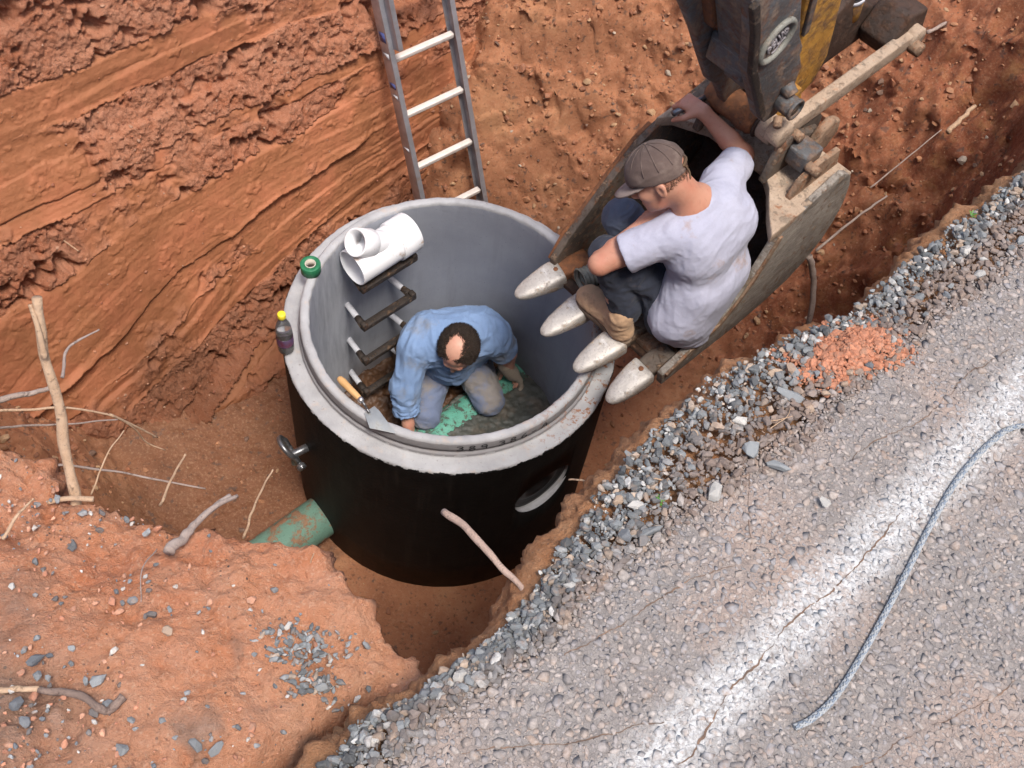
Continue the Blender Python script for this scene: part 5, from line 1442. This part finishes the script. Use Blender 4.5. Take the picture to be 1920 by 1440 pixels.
root('short cut twig end below the gravel strip', [(.222, -1.872, 3.1), (.245, -1.888, 3.125), (.285, -1.92, 3.15)], .0042, .0045, 'bark_tan', 'twig', 'twig')
root('crooked cut root reaching out over the front of the manhole', [(.19, -2.02, 3.2), (.165, -1.987, 3.195), (.115, -1.929, 3.18), (.068, -1.868, 3.158), (.016, -1.81, 3.12)], .0066, .0088, 'bark_pink')
root('thick grey root hanging down beside the bucket plate', [(1.52, .294, 1.55), (1.598, .268, 1.38), (1.655, .16, 1.05)], .017, .013, 'bark_grey')
root('pale straight root in the slope at the right', [(2.10, .805, 1.86), (2.25, .971, 1.88)], .013, .009)
root('thin root across the slope at the top right corner', [(2.119, 1.468, 1.85), (2.278, 1.568, 1.87), (2.412, 1.653, 1.9)], .010, .006, 'bark_grey')
root('slender root hanging behind the bucket on the slope', [(1.538, .281, 1.6), (1.681, .386, 1.7), (1.823, .496, 1.75)], .0065, .005, 'bark_grey')
root('fine pair of roots on the yellow slope', [(1.80, .62, 1.66), (1.95, .74, 1.74), (2.10, .86, 1.82)], .005, .004, 'bark_grey')
def onw(s, z, d=.085): return T(s, -1.12 - .27 * z + d, z)
root('stubby pale root end poking from the scraped red bank', [onw(-1.77, 1.47, .03), onw(-1.74, 1.41, .10), onw(-1.70, 1.34, .14)], .008, .005)
root('small cream root tip in the upper red bank', [onw(-1.63, 1.74, .03), onw(-1.605, 1.71, .10)], .006, .004, 'bark_tan', 'root tip')
root('curled root hair in the middle of the red bank', [onw(-1.04, 1.24, .05), onw(-1.02, 1.22, .11), onw(-1.01, 1.19, .09)], .004, .003, 'bark_tan', 'root tip')

# dry straws and two small weeds on the gravel
def ong(x, y, h=.010):
    s, n = (x + y) * Q, (x - y) * Q
    return (x, y, float(z_shoulder(s, n)) + h)
root('dry straw lying across the gravel strip before the manhole', [ong(.405, -1.775), ong(.43, -1.782, .016), ong(.452, -1.786)], .0026, .0022, 'bark_tan', 'straw', 'straw')
root('dry grass stalk by the inner gravel border under the bucket', [ong(.655, -1.640, .014), ong(.69, -1.632, .02), ong(.725, -1.618, .014)], .0018, .0012, 'bark_tan', 'straw', 'straw')
root('second dry grass stalk crossing the first at the gravel border', [ong(.665, -1.655, .014), ong(.70, -1.628, .022), ong(.715, -1.600, .014)], .0016, .0010, 'bark_tan', 'straw', 'straw')
M['leaf'] = simple('weed_leaf', (.05, .14, .02), (.10, .24, .04), 60, .5)
for (x, y), lab in (((1.245, -.965), 'tiny green weed sprouting at the upper right end of the gravel'), ((.437, -1.835), 'tiny weed seedling between stones in front of the manhole')):
    mb = MB(); b = np.array(ong(x, y, .004)); r_ = np.random.default_rng(int(x * 1000))
    for k in range(7):
        a = r_.uniform(0, 6.28); L = r_.uniform(.009, .017); d = np.array([math.cos(a), math.sin(a), 0]); w_ = np.array([-d[1], d[0], 0]) * .0022
        mb.add((np.array([b, b + d * L * .5 + w_ + [0, 0, L * .5], b + d * L + [0, 0, L * .55], b + d * L * .5 - w_ + [0, 0, L * .5]]), [(0, 1, 2, 3)]))
    tag(mb.build('weed', M['leaf']), lab, 'weed')

# ================================================================== PEOPLE
def nrm(v): v = np.asarray(v, float); return v / np.linalg.norm(v)
M['skin'] = None
def skin(name, a, b, red):
    t = NT(name)
    c = t.ramp(t.noise(9, 5), [(.3, a), (.7, b)])
    c = t.mix(t.math('MULTIPLY', t.g(t.noise(14, 4), .45, .68), .5), c, red)
    c = t.mix(t.math('MULTIPLY', t.g(t.noise(60, 4), .58, .7), .25), c, tuple(x * .55 for x in a))
    return t.done(c, .52, t.bump(t.noise(190, 4), .15, .0015), .4, 0.0, **{'Subsurface Weight': .06, 'Subsurface Radius': (.012, .005, .003), 'Subsurface Scale': 1.0})
M['skin_a'] = skin('sunburnt_skin', (.47, .22, .145), (.54, .28, .19), (.46, .15, .095))
M['skin_b'] = skin('weathered_skin', (.50, .25, .175), (.57, .31, .22), (.52, .18, .12))
def cloth(name, a, b, dirt=None, at=(.55, .7), ds=7, weave=420):
    t = NT(name)
    c = t.ramp(t.noise(5, 6, .6), [(.3, a), (.7, b)])
    c = t.mix(t.math('MULTIPLY', t.g(t.noise(160, 3), .45, .65), .12), c, tuple(x * .6 for x in a))
    if dirt: c = t.mix(t.math('MULTIPLY', t.g(t.noise(ds, 7, .65), *at), .85), c, dirt)
    h = t.math('ADD', t.noise(weave, 2), t.math('MULTIPLY', t.noise(26, 5), 1.4))
    return t.done(c, .92, t.bump(h, .22, .004), .15, 0.0, **{'Sheen Weight': .08})

def head_prims(c, f, u, hw=1.0):
    f = nrm(f); u = nrm(np.asarray(u) - f * (np.asarray(u) @ f)); l = np.cross(u, f)
    A = [f, l, u]
    at = lambda x, y, z: np.asarray(c) + f * x + l * y + u * z
    p = [('e', at(-.012, 0, .012), (.098, .077 * hw, .092), A, .01), ('e', at(.028, 0, -.045), (.066, .060 * hw, .080), A, .03), ('e', at(.045, 0, -.095), (.040, .040, .030), A, .03),
         ('c', at(.082, -.030, .004), at(.082, .030, .004), .017, .017, .02),
         ('c', at(.088, 0, -.005), at(.113, 0, -.045), .009, .014, .012), ('c', at(.100, -.011, -.050), at(.100, .011, -.050), .0095, .0095, .008),
         ('c', at(.088, -.016, -.078), at(.088, .016, -.078), .008, .008, .006), ('c', at(.085, -.014, -.089), at(.085, .014, -.089), .008, .008, .006),
         ('e', at(.060, .042, -.040), (.026, .020, .022), A, .02), ('e', at(.060, -.042, -.040), (.026, .020, .022), A, .02),
         ('e', at(.074, 0, -.112), (.018, .022, .015), A, .02),
         ('-e', at(.098, .031, -.016), (.012, .014, .009), A, .008), ('-e', at(.098, -.031, -.016), (.012, .014, .009), A, .008)]
    for sg in (1, -1):
        ec = at(-.012, sg * .080 * hw, -.028)
        el = [nrm(f * .92 - l * sg * .38), nrm(l * sg * .92 + f * .38), u]
        p += [('e', ec, (.021, .009, .033), el, .008), ('e', ec + u * .012, (.023, .010, .021), el, .006), ('-e', ec + nrm(l * sg) * .010 + f * .002, (.010, .006, .017), el, .004)]
    return p, at, A
def hand_prims(w, d, nv, side, curl, spread=.10, size=1.0, thumb=(.55, .5), curls=None):
    """w wrist, d towards the knuckles, nv out of the palm (fingers curl towards it), side = direction of the thumb"""
    d = nrm(d); nv = nrm(np.asarray(nv) - d * (np.asarray(nv) @ d)); sd = np.cross(d, nv)
    if sd @ np.asarray(side) < 0: sd = -sd
    w = np.asarray(w, float); p = []
    s = size
    p += [('c', w, w + d * .04 * s, .026 * s, .030 * s, .02)]
    for i, y in enumerate((.027, .009, -.009, -.026)):
        k = w + d * (.088 - .004 * abs(i - 1)) * s + sd * y * s
        p.append(('c', w + d * .028 * s + sd * y * .55 * s, k, .0165 * s, .0125 * s, .012))
    for i, (y, L) in enumerate(((.029, .92), (.0095, 1.0), (-.010, .95), (-.028, .78))):
        k = w + d * (.090 - .004 * abs(i - 1)) * s + sd * y * s
        c = curl if curls is None else curls[i]
        a = c * .85; q = k; r = .0098 * s
        for j, (seg, da) in enumerate(((.042, .0), (.027, c * 1.05), (.021, c * .75))):
            a += da
            dirv = nrm(d * math.cos(a) + nv * math.sin(a) + sd * spread * (1.2 - i * .8) * (1 if j == 0 else .6))
            e = q + dirv * seg * L * s
            p.append(('c', q, e, r, r * .92, .003)); q = e; r *= .92
    b = w + d * .028 * s + sd * .026 * s
    t1 = nrm(sd * .8 + d * .55 + nv * thumb[0]); t2 = nrm(sd * .25 + d * .8 + nv * (thumb[0] + thumb[1]))
    k1 = b + t1 * .042 * s; k2 = k1 + t2 * .030 * s; k3 = k2 + nrm(t2 + nv * .3) * .024 * s
    p += [('c', b - d * .006, k1, .017 * s, .0125 * s, .012), ('c', k1, k2, .0120 * s, .0108 * s, .004), ('c', k2, k3, .0108 * s, .0092 * s, .003)]
    return p
def make(name, prims, mat, parent, h=.005, fold=None, smooth_n=1, **k):
    V, F = sdf_body(prims, h)
    if smooth_n: V = relax(V, F, smooth_n)
    if fold is not None:
        N = vnormals(V, F); V = V + N * fold(V, N)[:, None]
    return obj(name, V, F, mat, parent, **k)
def ridge(P, o=2): return 1 - np.abs(fbm(P, o)) * 2.0
def folds(amp, scale, axis, along=.28, seed=0):
    """soft cloth folds: ridges elongated along axis"""
    d, u, v = basis(axis)
    def f(V, N):
        W = np.stack([V @ d * along, V @ u, V @ v], -1) * scale
        W = W + .35 * np.stack([pn(V * 7 + seed), pn(V * 7 + 9 + seed), pn(V * 7 + 19 + seed)], -1)
        return amp * (ridge(W + seed) - .55) + .35 * amp * (ridge(W * 2.1 + 5 + seed) - .5)
    return f
def boot(name, parent, heel, toe, ankle, sole_z, mat, matsole, hwid=.046):
    heel = np.asarray(heel, float); toe = np.asarray(toe, float); ankle = np.asarray(ankle, float)
    d = nrm([toe[0] - heel[0], toe[1] - heel[1], toe[2] - heel[2]]); s = nrm(np.cross([0, 0, 1.0], d)); u = np.cross(d, s)
    L = np.linalg.norm(toe - heel)
    at = lambda x, y, z: heel + d * x * L + s * y + u * z
    A = [d, s, u]
    p = [('e', at(.16, 0, .045), (.055, hwid * .82, .050), A, .02), ('e', at(.50, 0, .044), (.09, hwid * .86, .040), A, .03), ('e', at(.76, 0, .038), (.075, hwid * 1.08, .038), A, .03), ('e', at(.88, 0, .036), (.042, hwid * .95, .033), A, .02),
         ('c', at(.22, 0, .055), ankle + np.array([0, 0, .05]), .046, .052, .03), ('c', at(.45, 0, .060), ankle + np.array([0, 0, .02]), .036, .045, .03),
         ('cut', at(.5, 0, .012), -u, at(.5, 0, 0), .3)]
    r = bpy.data.objects.new(name, None); r.parent = parent; r.location = heel - wloc(parent); COL.objects.link(r)
    make('boot_upper', p, mat, r, .0045, folds(.0025, 26, s, .3, 3))
    out_ = []
    for i in range(40):
        a = 2 * math.pi * i / 40
        x = .5 + .53 * math.cos(a); wv = hwid * (.80 + .38 * ss(.45, .85, x)) * abs(math.sin(a)) ** .62
        out_.append((x, math.copysign(wv, math.sin(a))))
    mb = MB(); mb.add(prism(out_, -.006, .018, lambda a, b, t: at(a, b, t), .004)); mb.add(prism([(a, b) for a, b in out_ if a < .33] , -.012, .0, lambda a, b, t: at(a, b * 1.0, t), .002))
    mb.build('boot_sole', matsole, r)
    return r

# ------------------------------------------------------------------ man squatting in the bucket
PA = thing('person', 'man in white t-shirt and brown cap squatting in the excavator bucket, one arm raised', 'person', T(.50, .70, 1.47))
pel = np.array([.925, -.105, 1.665]); lum = np.array([.985, -.075, 1.80]); che = np.array([.955, -.02, 1.985]); nb_ = np.array([.862, -.004, 2.135])
hd_ = np.array([.700, .004, 2.262])
Rs, Re, Rw = np.array([.995, .165, 2.085]), np.array([1.091, .337, 2.070]), np.array([.906, .423, 2.195])
Ls, Le, Lw = np.array([.80, -.085, 2.045]), np.array([.545, -.140, 1.900]), np.array([.705, -.008, 2.015])
hf = np.array([-.80, -.003, -.59]); hu = np.array([-.50, .34, .79])
wax = nrm(Rs - Ls)
hp_, hat, hA = head_prims(hd_, hf, hu)
torso = [('c', pel - wax * .06, pel + wax * .06, .115, .115, .05), ('c', lum - wax * .05, lum + wax * .05, .108, .108, .06), ('c', che - wax * .075, che + wax * .085, .112, .112, .06),
         ('c', nb_ - wax * .03, nb_ + wax * .03, .062, .062, .05), ('c', nb_, hat(-.035, 0, -.055), .060, .056, .03), ('c', hat(-.045, 0, -.03), che + (nb_ - che) * .8, .050, .062, .03)]
arms = [('c', che + (nb_ - che) * .55 + wax * .08, Rs, .070, .060, .04), ('c', Rs, Re, .052, .043, .02), ('c', Re, Re + (Rw - Re) * .35, .043, .041, .015), ('c', Re + (Rw - Re) * .35, Rw, .041, .027, .015),
        ('c', che + (nb_ - che) * .55 - wax * .08, Ls, .070, .060, .04), ('c', Ls, Le, .051, .043, .02), ('c', Le, Le + (Lw - Le) * .35, .043, .041, .015), ('c', Le + (Lw - Le) * .35, Lw, .041, .027, .015)]
rodd = nrm(T(1.09, .295, 2.185) - T(.86, .262, 2.170))
hdir = nrm(np.array([.8515, .470, 2.19]) - Rw + np.array([-.03, .01, .01]))
handR = hand_prims(Rw, hdir, (.10, .25, -.95), (-.5, -.6, .3), 1.25, .02, 1.0, (.5, .2), (1.0, 1.25, 1.3, 1.3))
handL = hand_prims(Lw, nrm(np.array([.080, .062, .012])), (.35, -.1, -.9), (-.5, .6, .2), .55, .06, 1.0)
Lh, Lk, La = np.array([.88, -.075, 1.655]), np.array([.575, -.075, 1.885]), np.array([.690, -.150, 1.565])
Rh, Rk, Ra = np.array([.985, .01, 1.665]), np.array([.634, .100, 1.905]), np.array([.850, -.095, 1.555])
legs = [('c', Lh, Lk, .078, .054, .03), ('c', Lk, La, .052, .040, .02), ('c', Rh, Rk, .078, .054, .03), ('c', Rk, Ra, .052, .040, .02)]
make('body', torso + arms + legs + hp_ + handR + handL, M['skin_a'], PA, .0045)
# shirt
bk = nrm(np.array([.55, -.75, .1]))
shirt = [('c', pel - wax * .075 + [.02, -.01, .01], pel + wax * .085 + [.02, -.01, .01], .128, .132, .04), ('c', lum - wax * .075, lum + wax * .075, .130, .132, .06), ('c', che - wax * .085 , che + wax * .10, .131, .131, .06),
         ('c', che + (nb_ - che) * .45 - wax * .06, che + (nb_ - che) * .45 + wax * .06, .108, .108, .05), ('c', nb_ - wax * .02 + (che - nb_) * .12, nb_ + wax * .02 + (che - nb_) * .12, .076, .076, .03),
         ('c', che + (nb_ - che) * .5 + wax * .09, Rs, .085, .076, .04), ('c', Rs, Rs + (Re - Rs) * .62, .076, .073, .03),
         ('c', che + (nb_ - che) * .5 - wax * .09, Ls, .088, .078, .04), ('c', Ls, Ls + (Le - Ls) * .60, .080, .082, .03),
         ('c', pel + [.02, -.05, -.03], pel + [.045, -.065, -.11], .105, .085, .05),
         ('cut', Rs + (Re - Rs) * .74, Re - Rs, Rs + (Re - Rs) * .95, .12), ('cut', Ls + (Le - Ls) * .66, Le - Ls, Ls + (Le - Ls) * .85, .13),
         ('-c', Ls + (Le - Ls) * .50, Le, .068, .066, .004), ('-c', Rs + (Re - Rs) * .62, Re, .062, .060, .004),
         ('-c', nb_ + (che - nb_) * .02, hat(-.03, 0, -.05), .068, .072, .006),
         ('cut', pel + [0, -.03, -.125], (0.1, -.1, -1), pel + [.02, -.06, -.20], .16)]
def shirt_fold(V, N):
    f1 = folds(.0105, 8.0, nrm(pel - Rs + [.05, 0, .1]), .20, 2)(V, N); f2 = folds(.0080, 12, nrm(Le - Rs), .22, 6)(V, N)
    lowm = ss(2.05, 1.75, V[:, 2])
    g = f1 * (.45 + .75 * lowm) + f2 * (1 - .6 * lowm)
    return g * .36 + .0010 * (ridge(V * np.array([22, 22, 22.]) + 4) - .5)
M['tee'] = cloth('white_cotton', (.385, .385, .475), (.45, .45, .54), (.36, .25, .20), (.59, .72), 8)
shirt_o = make('shirt', shirt, M['tee'], PA, .0048, shirt_fold)
M['denim'] = cloth('dark_denim', (.020, .023, .034), (.045, .050, .068), (.14, .10, .075), (.58, .75), 8)
M['denim2'] = cloth('faded_lit_denim', (.07, .085, .12), (.13, .145, .185), (.20, .15, .11), (.55, .75), 9)
je = [('c', pel - wax * .06 + [0, .0, -.02], pel + wax * .07 + [0, 0, -.02], .120, .122, .04), ('c', Lh, Lk, .093, .068, .04), ('c', Lk, La + [.008, .010, .050], .066, .060, .02), ('c', Rh, Rk, .093, .069, .04), ('c', Rk, Ra + [0, 0, .03], .068, .062, .02)]
jb = np.array([Rk, Lk]).mean(0)
jeans = make('jeans', je, M['denim'], PA, .005, lambda V, N: folds(.0075, 13, nrm(wax + [0, 0, .15]), .35, 12)(V, N))
# the upper knee is worn pale, brightened further to paint its light
make('worn_lit_knee', [('c', Rk + (Rh - Rk) * .02, Rk + (Ra - Rk) * .22, .0755, .066, .01), ('c', Rk, Rk + (Rh - Rk) * .30, .0755, .074, .03)], M['denim2'], PA, .005, folds(.004, 15, wax, .35, 3))
M['boot'] = cloth('tan_suede', (.38, .235, .135), (.52, .34, .21), (.16, .10, .07), (.55, .72), 10, 200)
M['boot_dk'] = cloth('dark_suede', (.085, .052, .030), (.15, .095, .055), (.20, .12, .07), (.55, .72), 10, 200)
M['sole'] = simple('boot_sole', (.10, .075, .055), (.22, .15, .10), 20, .8)
zs = 1.474
boot('boot', PA, (.728, -.200, zs), (.535, .030, zs + .004), La + np.array([-.01, -.01, 0]), zs, M['boot'], M['sole'], .056)
boot('boot', PA, (.900, -.145, zs), (.745, .050, zs), Ra, zs, M['boot_dk'], M['sole'], .048)
# cap
cp = bpy.data.objects.new('cap', None); cp.parent = PA; cp.location = hd_ - wloc(PA); COL.objects.link(cp)
M['cap'] = cloth('brown_cap_cloth', (.085, .058, .049), (.140, .100, .086), (.20, .15, .125), (.52, .68), 12)
M['cap_brim'] = cloth('pale_brim_cloth', (.22, .17, .145), (.30, .235, .205), (.14, .10, .085), (.58, .72), 12)
crown = [('e', hat(-.008, 0, .030), (.113, .093, .098), hA, .01), ('e', hat(.03, 0, .020), (.085, .082, .080), hA, .02),
         ('cut', hat(0, 0, .003), -hA[2] + hA[0] * .16, hat(0, 0, -.06), .13),
         ('-e', hat(-.008, 0, .022), (.104, .084, .088), hA, .003), ('-e', hat(-.110, 0, .020), (.030, .034, .024), hA, .004)]
make('crown', crown, M['cap'], cp, .0036, folds(.0022, 17, hA[0], .5, 4))
seam = MB()
for k in range(6):
    a = math.pi * k / 6 + .26
    pts = []
    for b in np.linspace(0.02, 1.40, 14):
        e = np.array([math.cos(a) * math.sin(b) * .1145, math.sin(a) * math.sin(b) * .0945, math.cos(b) * .0995])
        pts.append(hat(-.008 + e[0], e[1], .030 + e[2]))
    seam.add(tube(pts, .0016, 6))
seam.add(cyl(hat(-.008, 0, .127), hat(-.008, 0, .134), .008, .006, 12, .001))
seam.build('seams', M['cap'], cp)
rows = []
for i in range(25):
    a = (i / 24 - .5) * math.pi * .98
    row = []
    for r in (0, .33, .66, 1.0):
        x = .086 * math.cos(a) + r * .082 * math.cos(a) ** .55 if math.cos(a) > 0 else .0
        y = math.sin(a) * (.082 - .006 * r)
        row.append(hat(x + .012, y, .004 - .020 * (x - .08) / .08 * .9 - 2.0 * y * y * (.5 + r * .3)))
    rows.append(row)
Vb = np.array(rows); Nb = hA[2] * .0035
Vt = np.concatenate([(Vb + Nb).reshape(-1, 3), (Vb - Nb).reshape(-1, 3)]); g_ = grid_faces(25, 4); nV = 100
Fb = [tuple(q) for q in g_] + [tuple(int(i) + nV for i in q[::-1]) for q in g_]
bd_ = [i * 4 for i in range(25)] ; bo_ = [i * 4 + 3 for i in range(25)]
for ring in (bd_, bo_):
    Fb += [(ring[i], ring[i + 1], ring[i + 1] + nV, ring[i] + nV) for i in range(24)]
Fb += [(i, i + 1, i + 1 + nV, i + nV) for i in range(3)] + [(96 + i, 97 + i, 97 + i + nV, 96 + i + nV) for i in range(3)]
obj('brim', *bevelled(Vt, Fb, 0), M['cap_brim'], cp)
stp = [hat(-.008 - .109 * math.cos(a), .092 * math.sin(a), .012 + .004 * math.cos(a)) for a in np.linspace(-.42, .42, 12)]
obj('strap', *tube(stp, .0055, 8), M['boot_dk'], cp)
obj('strap_end', *tube(spline([hat(-.112, .018, .006), hat(-.118, .024, -.018), hat(-.112, .034, -.045)], 10), [.0035] * 9 + [.002], 6), M['boot_dk'], cp)
# eyes and stubble of hair under the cap
M['eye'] = simple('eye_white', (.70, .68, .65), (.76, .74, .72), 30, .25, .0, .001, .5)
M['iris'] = simple('dark_iris', (.03, .02, .015), (.05, .035, .02), 30, .2)
def eyes(parent, hat, hA):
    for sg in (1, -1):
        c = hat(.0775, sg * .031, -.015)
        e = obj('eye', *lathe([(.0115 * math.sin(a) + 1e-5, -.0115 * math.cos(a)) for a in np.linspace(0, math.pi, 10)], c, 14, hA[0]), M['eye'], parent)
        obj('iris', *lathe([(.0052 * math.sin(a) + 1e-5, -.0052 * math.cos(a)) for a in np.linspace(0, math.pi, 8)], c + hA[0] * .0082 - hA[2] * .003, 12, hA[0]), M['iris'], e)
eyes(PA, hat, hA)
def hair(name, parent, hat, hA, mat, n, keepf, L, lean, seed, rad=.0011, shell=(.099, .078, .093), cen=(-.012, 0, .012)):
    r = np.random.default_rng(seed); Vs = []; Fs = []; k = 0
    while k < n:
        d = r.normal(size=3); d /= np.linalg.norm(d)
        if not keepf(d, r): continue
        p = np.array([d[0] * shell[0] + cen[0], d[1] * shell[1] + cen[1], d[2] * shell[2] + cen[2]])
        g = np.array(lean) + d * .8 + r.normal(0, .25, 3); g /= np.linalg.norm(g)
        l = L * r.uniform(.6, 1.25)
        q = p + g * l * .5 + np.array(lean) * l * .05; e = p + g * l * .8 + np.array(lean) * l * .35
        a = np.cross(g, r.normal(size=3)); a /= np.linalg.norm(a)
        P, Q1, E = hat(*p), hat(*q), hat(*e)
        s_ = hA[0] * a[0] + hA[1] * a[1] + hA[2] * a[2]; b = np.cross(s_, nrm(E - P))
        i = len(Vs)
        for c, w in ((P, rad), (Q1, rad * .9)):
            for an in (0, 2.1, 4.2): Vs.append(c + (s_ * math.cos(an) + b * math.sin(an)) * w)
        Vs.append(E)
        for j in range(3):
            j2 = (j + 1) % 3
            Fs.append((i + j, i + j2, i + 3 + j2, i + 3 + j)); Fs.append((i + 3 + j, i + 3 + j2, i + 6))
        k += 1
    return obj(name, np.array(Vs), Fs, mat, parent)
M['hair'] = simple('dark_brown_hair', (.022, .014, .010), (.050, .032, .022), 60, .5, .2, .001, .4)
M['hair_s'] = simple('short_brown_hair', (.12, .065, .04), (.18, .10, .065), 60, .6, .2, .001, .3)
hair('hair', PA, hat, hA, M['hair_s'], 1500, lambda d, r: d[2] < .12 and d[0] < .15 and d[2] > -.62 - .3 * max(0, d[0]) and abs(d[1]) < .97, .007, (-.25, 0, -.55), 5, .0008)

# ------------------------------------------------------------------ man kneeling inside the manhole
PB = thing('person', 'balding man in blue shirt kneeling on the manhole floor with head bent down', 'person', (.03, .35, .2))
pel = np.array([.010, .415, .385]); lum = np.array([.010, .400, .53]); che = np.array([.015, .330, .655]); nb_ = np.array([.030, .255, .715])
hd_ = np.array([.040, .190, .745])
Rs, Re, Rw = np.array([-.165, .250, .665]), np.array([-.205, .120, .475]), np.array([-.180, .020, .285])
Ls, Le, Lw = np.array([.205, .345, .665]), np.array([.300, .375, .470]), np.array([.318, .372, .325])
hf = np.array([-.20, -.70, -.66]); hu = np.array([-.15, -.62, .75])
wax = nrm(Ls - Rs)
hp_, hat, hA = head_prims(hd_, hf, hu, 1.14)
Rh, Rk, Rf = np.array([-.06, .40, .36]), np.array([-.095, .105, .245]), np.array([-.18, .45, .20])
Lh, Lk, Lf = np.array([.08, .42, .36]), np.array([.225, .215, .255]), np.array([.16, .545, .21])
torso = [('c', pel - wax * .06, pel + wax * .06, .125, .125, .05), ('c', lum - wax * .06, lum + wax * .06, .125, .125, .06), ('c', che - wax * .08, che + wax * .08, .120, .120, .06),
         ('c', nb_, hat(-.04, 0, -.045), .066, .062, .03), ('c', che, nb_, .10, .075, .05)]
arms = [('c', che - wax * .10, Rs, .085, .065, .04), ('c', Rs, Re, .056, .046, .02), ('c', Re, Rw, .046, .030, .015), ('c', che + wax * .10, Ls, .085, .065, .04), ('c', Ls, Le, .056, .046, .02), ('c', Le, Lw, .044, .029, .015)]
legs = [('c', Rh, Rk, .085, .058, .03), ('c', Rk, Rf, .055, .042, .02), ('c', Lh, Lk, .085, .058, .03), ('c', Lk, Lf, .055, .042, .02)]
handR = hand_prims(Rw, (.10, -.15, -.9), (.5, -.1, -.2), (.1, -.9, 0), .7, .05, 1.05)
handL = hand_prims(Lw, nrm([.07, .01, -.14]), (-.4, -.6, -.3), (-.6, -.5, .2), .45, .05, .85)
make('body', torso + arms + legs + hp_ + handR + handL, M['skin_b'], PB, .0045)
M['blue'] = cloth('faded_blue_cotton', (.165, .250, .42), (.215, .310, .49), (.22, .215, .215), (.52, .70), 6)
sh_ = [('c', pel - wax * .07 + [0, .01, .02], pel + wax * .07 + [0, .01, .02], .142, .142, .05), ('c', lum - wax * .08, lum + wax * .08, .148, .148, .06), ('c', che - wax * .11, che + wax * .11, .140, .140, .06),
       ('c', che + (nb_ - che) * .5 - wax * .07, che + (nb_ - che) * .5 + wax * .07, .108, .108, .04), ('c', che, nb_ + (che - nb_) * .25, .115, .088, .03),
       ('c', che - wax * .12, Rs, .108, .090, .05), ('c', Rs, Re, .085, .074, .03), ('c', Re, Re + (Rw - Re) * .62, .074, .066, .02),
       ('c', che + wax * .12, Ls, .108, .090, .05), ('c', Ls, Ls + (Le - Ls) * .85, .086, .078, .03),
       ('c', che + [0, -.06, -.10], lum + [0, -.10, -.10], .10, .11, .06),
       ('cut', Re + (Rw - Re) * .72, Rw - Re, Rw, .13), ('-c', Re + (Rw - Re) * .60, Rw, .054, .050, .003),
       ('cut', Ls + (Le - Ls) * .82, Le - Ls, Le, .13), ('-c', Ls + (Le - Ls) * .68, Le, .064, .06, .003),
       ('-c', nb_ + (che - nb_) * .12, hat(-.02, 0, -.04), .074, .08, .006)]
def bfold(V, N):
    a = folds(.0085, 9, nrm(Rw - Rs), .35, 3)(V, N); b = folds(.008, 10, nrm([.2, -.9, -.4]), .35, 8)(V, N)
    m = ss(-.08, -.16, V[:, 0])
    c = folds(.010, 15, wax, .35, 14)(V, N) * ss(.55, .38, V[:, 2]) * m
    return 1.1 * (a * m + b * (1 - m)) + 1.1 * c
make('shirt', sh_, M['blue'], PB, .005, bfold)
M['blue_jeans'] = cloth('muddy_blue_jeans', (.135, .165, .25), (.19, .22, .31), (.25, .215, .18), (.46, .60), 6)
je = [('c', pel - wax * .05, pel + wax * .05, .128, .128, .05), ('c', Rh, Rk, .100, .074, .04), ('c', Rk, Rf, .073, .062, .03), ('c', Lh, Lk, .100, .078, .04), ('c', Lk, Lf, .074, .062, .03)]
make('jeans', je, M['blue_jeans'], PB, .005, folds(.007, 12, wax, .35, 21))
M['hair_under'] = M['hair']
def ringf(d, r):
    # bald on the crown and brow, hair round the sides and back
    x, y, z = d
    if z < -.45 or x > .62: return False
    bald = ((x + .02) / .66) ** 2 + ((y + .06) / .47) ** 2
    if z > .2 and bald < 1.32: return r.uniform() < min(1.0, max(0.0, (bald - .62) / .7)) ** 1.5
    if x > .56 and abs(y - .1) < .62: return r.uniform() < .10
    return True
hair('hair', PB, hat, hA, M['hair'], 8000, ringf, .026, (-.45, 0, -.30), 8, .0012, shell=(.099, .088, .093))
eyes(PB, hat, hA)
# mortar-stained glove on the hand at the green pipe
gl = hand_prims(Lw, nrm([.07, .01, -.14]), (-.4, -.6, -.3), (-.6, -.5, .2), .45, .05, 1.2)
gl = [(p[0], p[1], p[2], p[3] + .0035, p[4] + .0035, p[5]) for p in gl]
make('work_glove', gl + [('c', Lw - nrm([.07, .01, -.14]) * .05, Lw + nrm([.07, .01, -.14]) * .01, .040, .036, .02)], cloth('mortar_stained_glove', (.28, .22, .16), (.42, .35, .27), (.10, .08, .06), (.60, .68), 18), PB, .0045)
# boots folded under
M['boot_b'] = M['boot_dk']
boot('boot', PB, Rf + [-.02, .03, .03], Rf + [-.045, .045, -.06], Rf + [.0, -.05, .0], 0, M['boot_dk'], M['sole'], .044)
boot('boot', PB, Lf + [0, .0, .04], Lf + [.0, .01, -.07], Lf + [0, -.06, .0], 0, M['boot_dk'], M['sole'], .044)
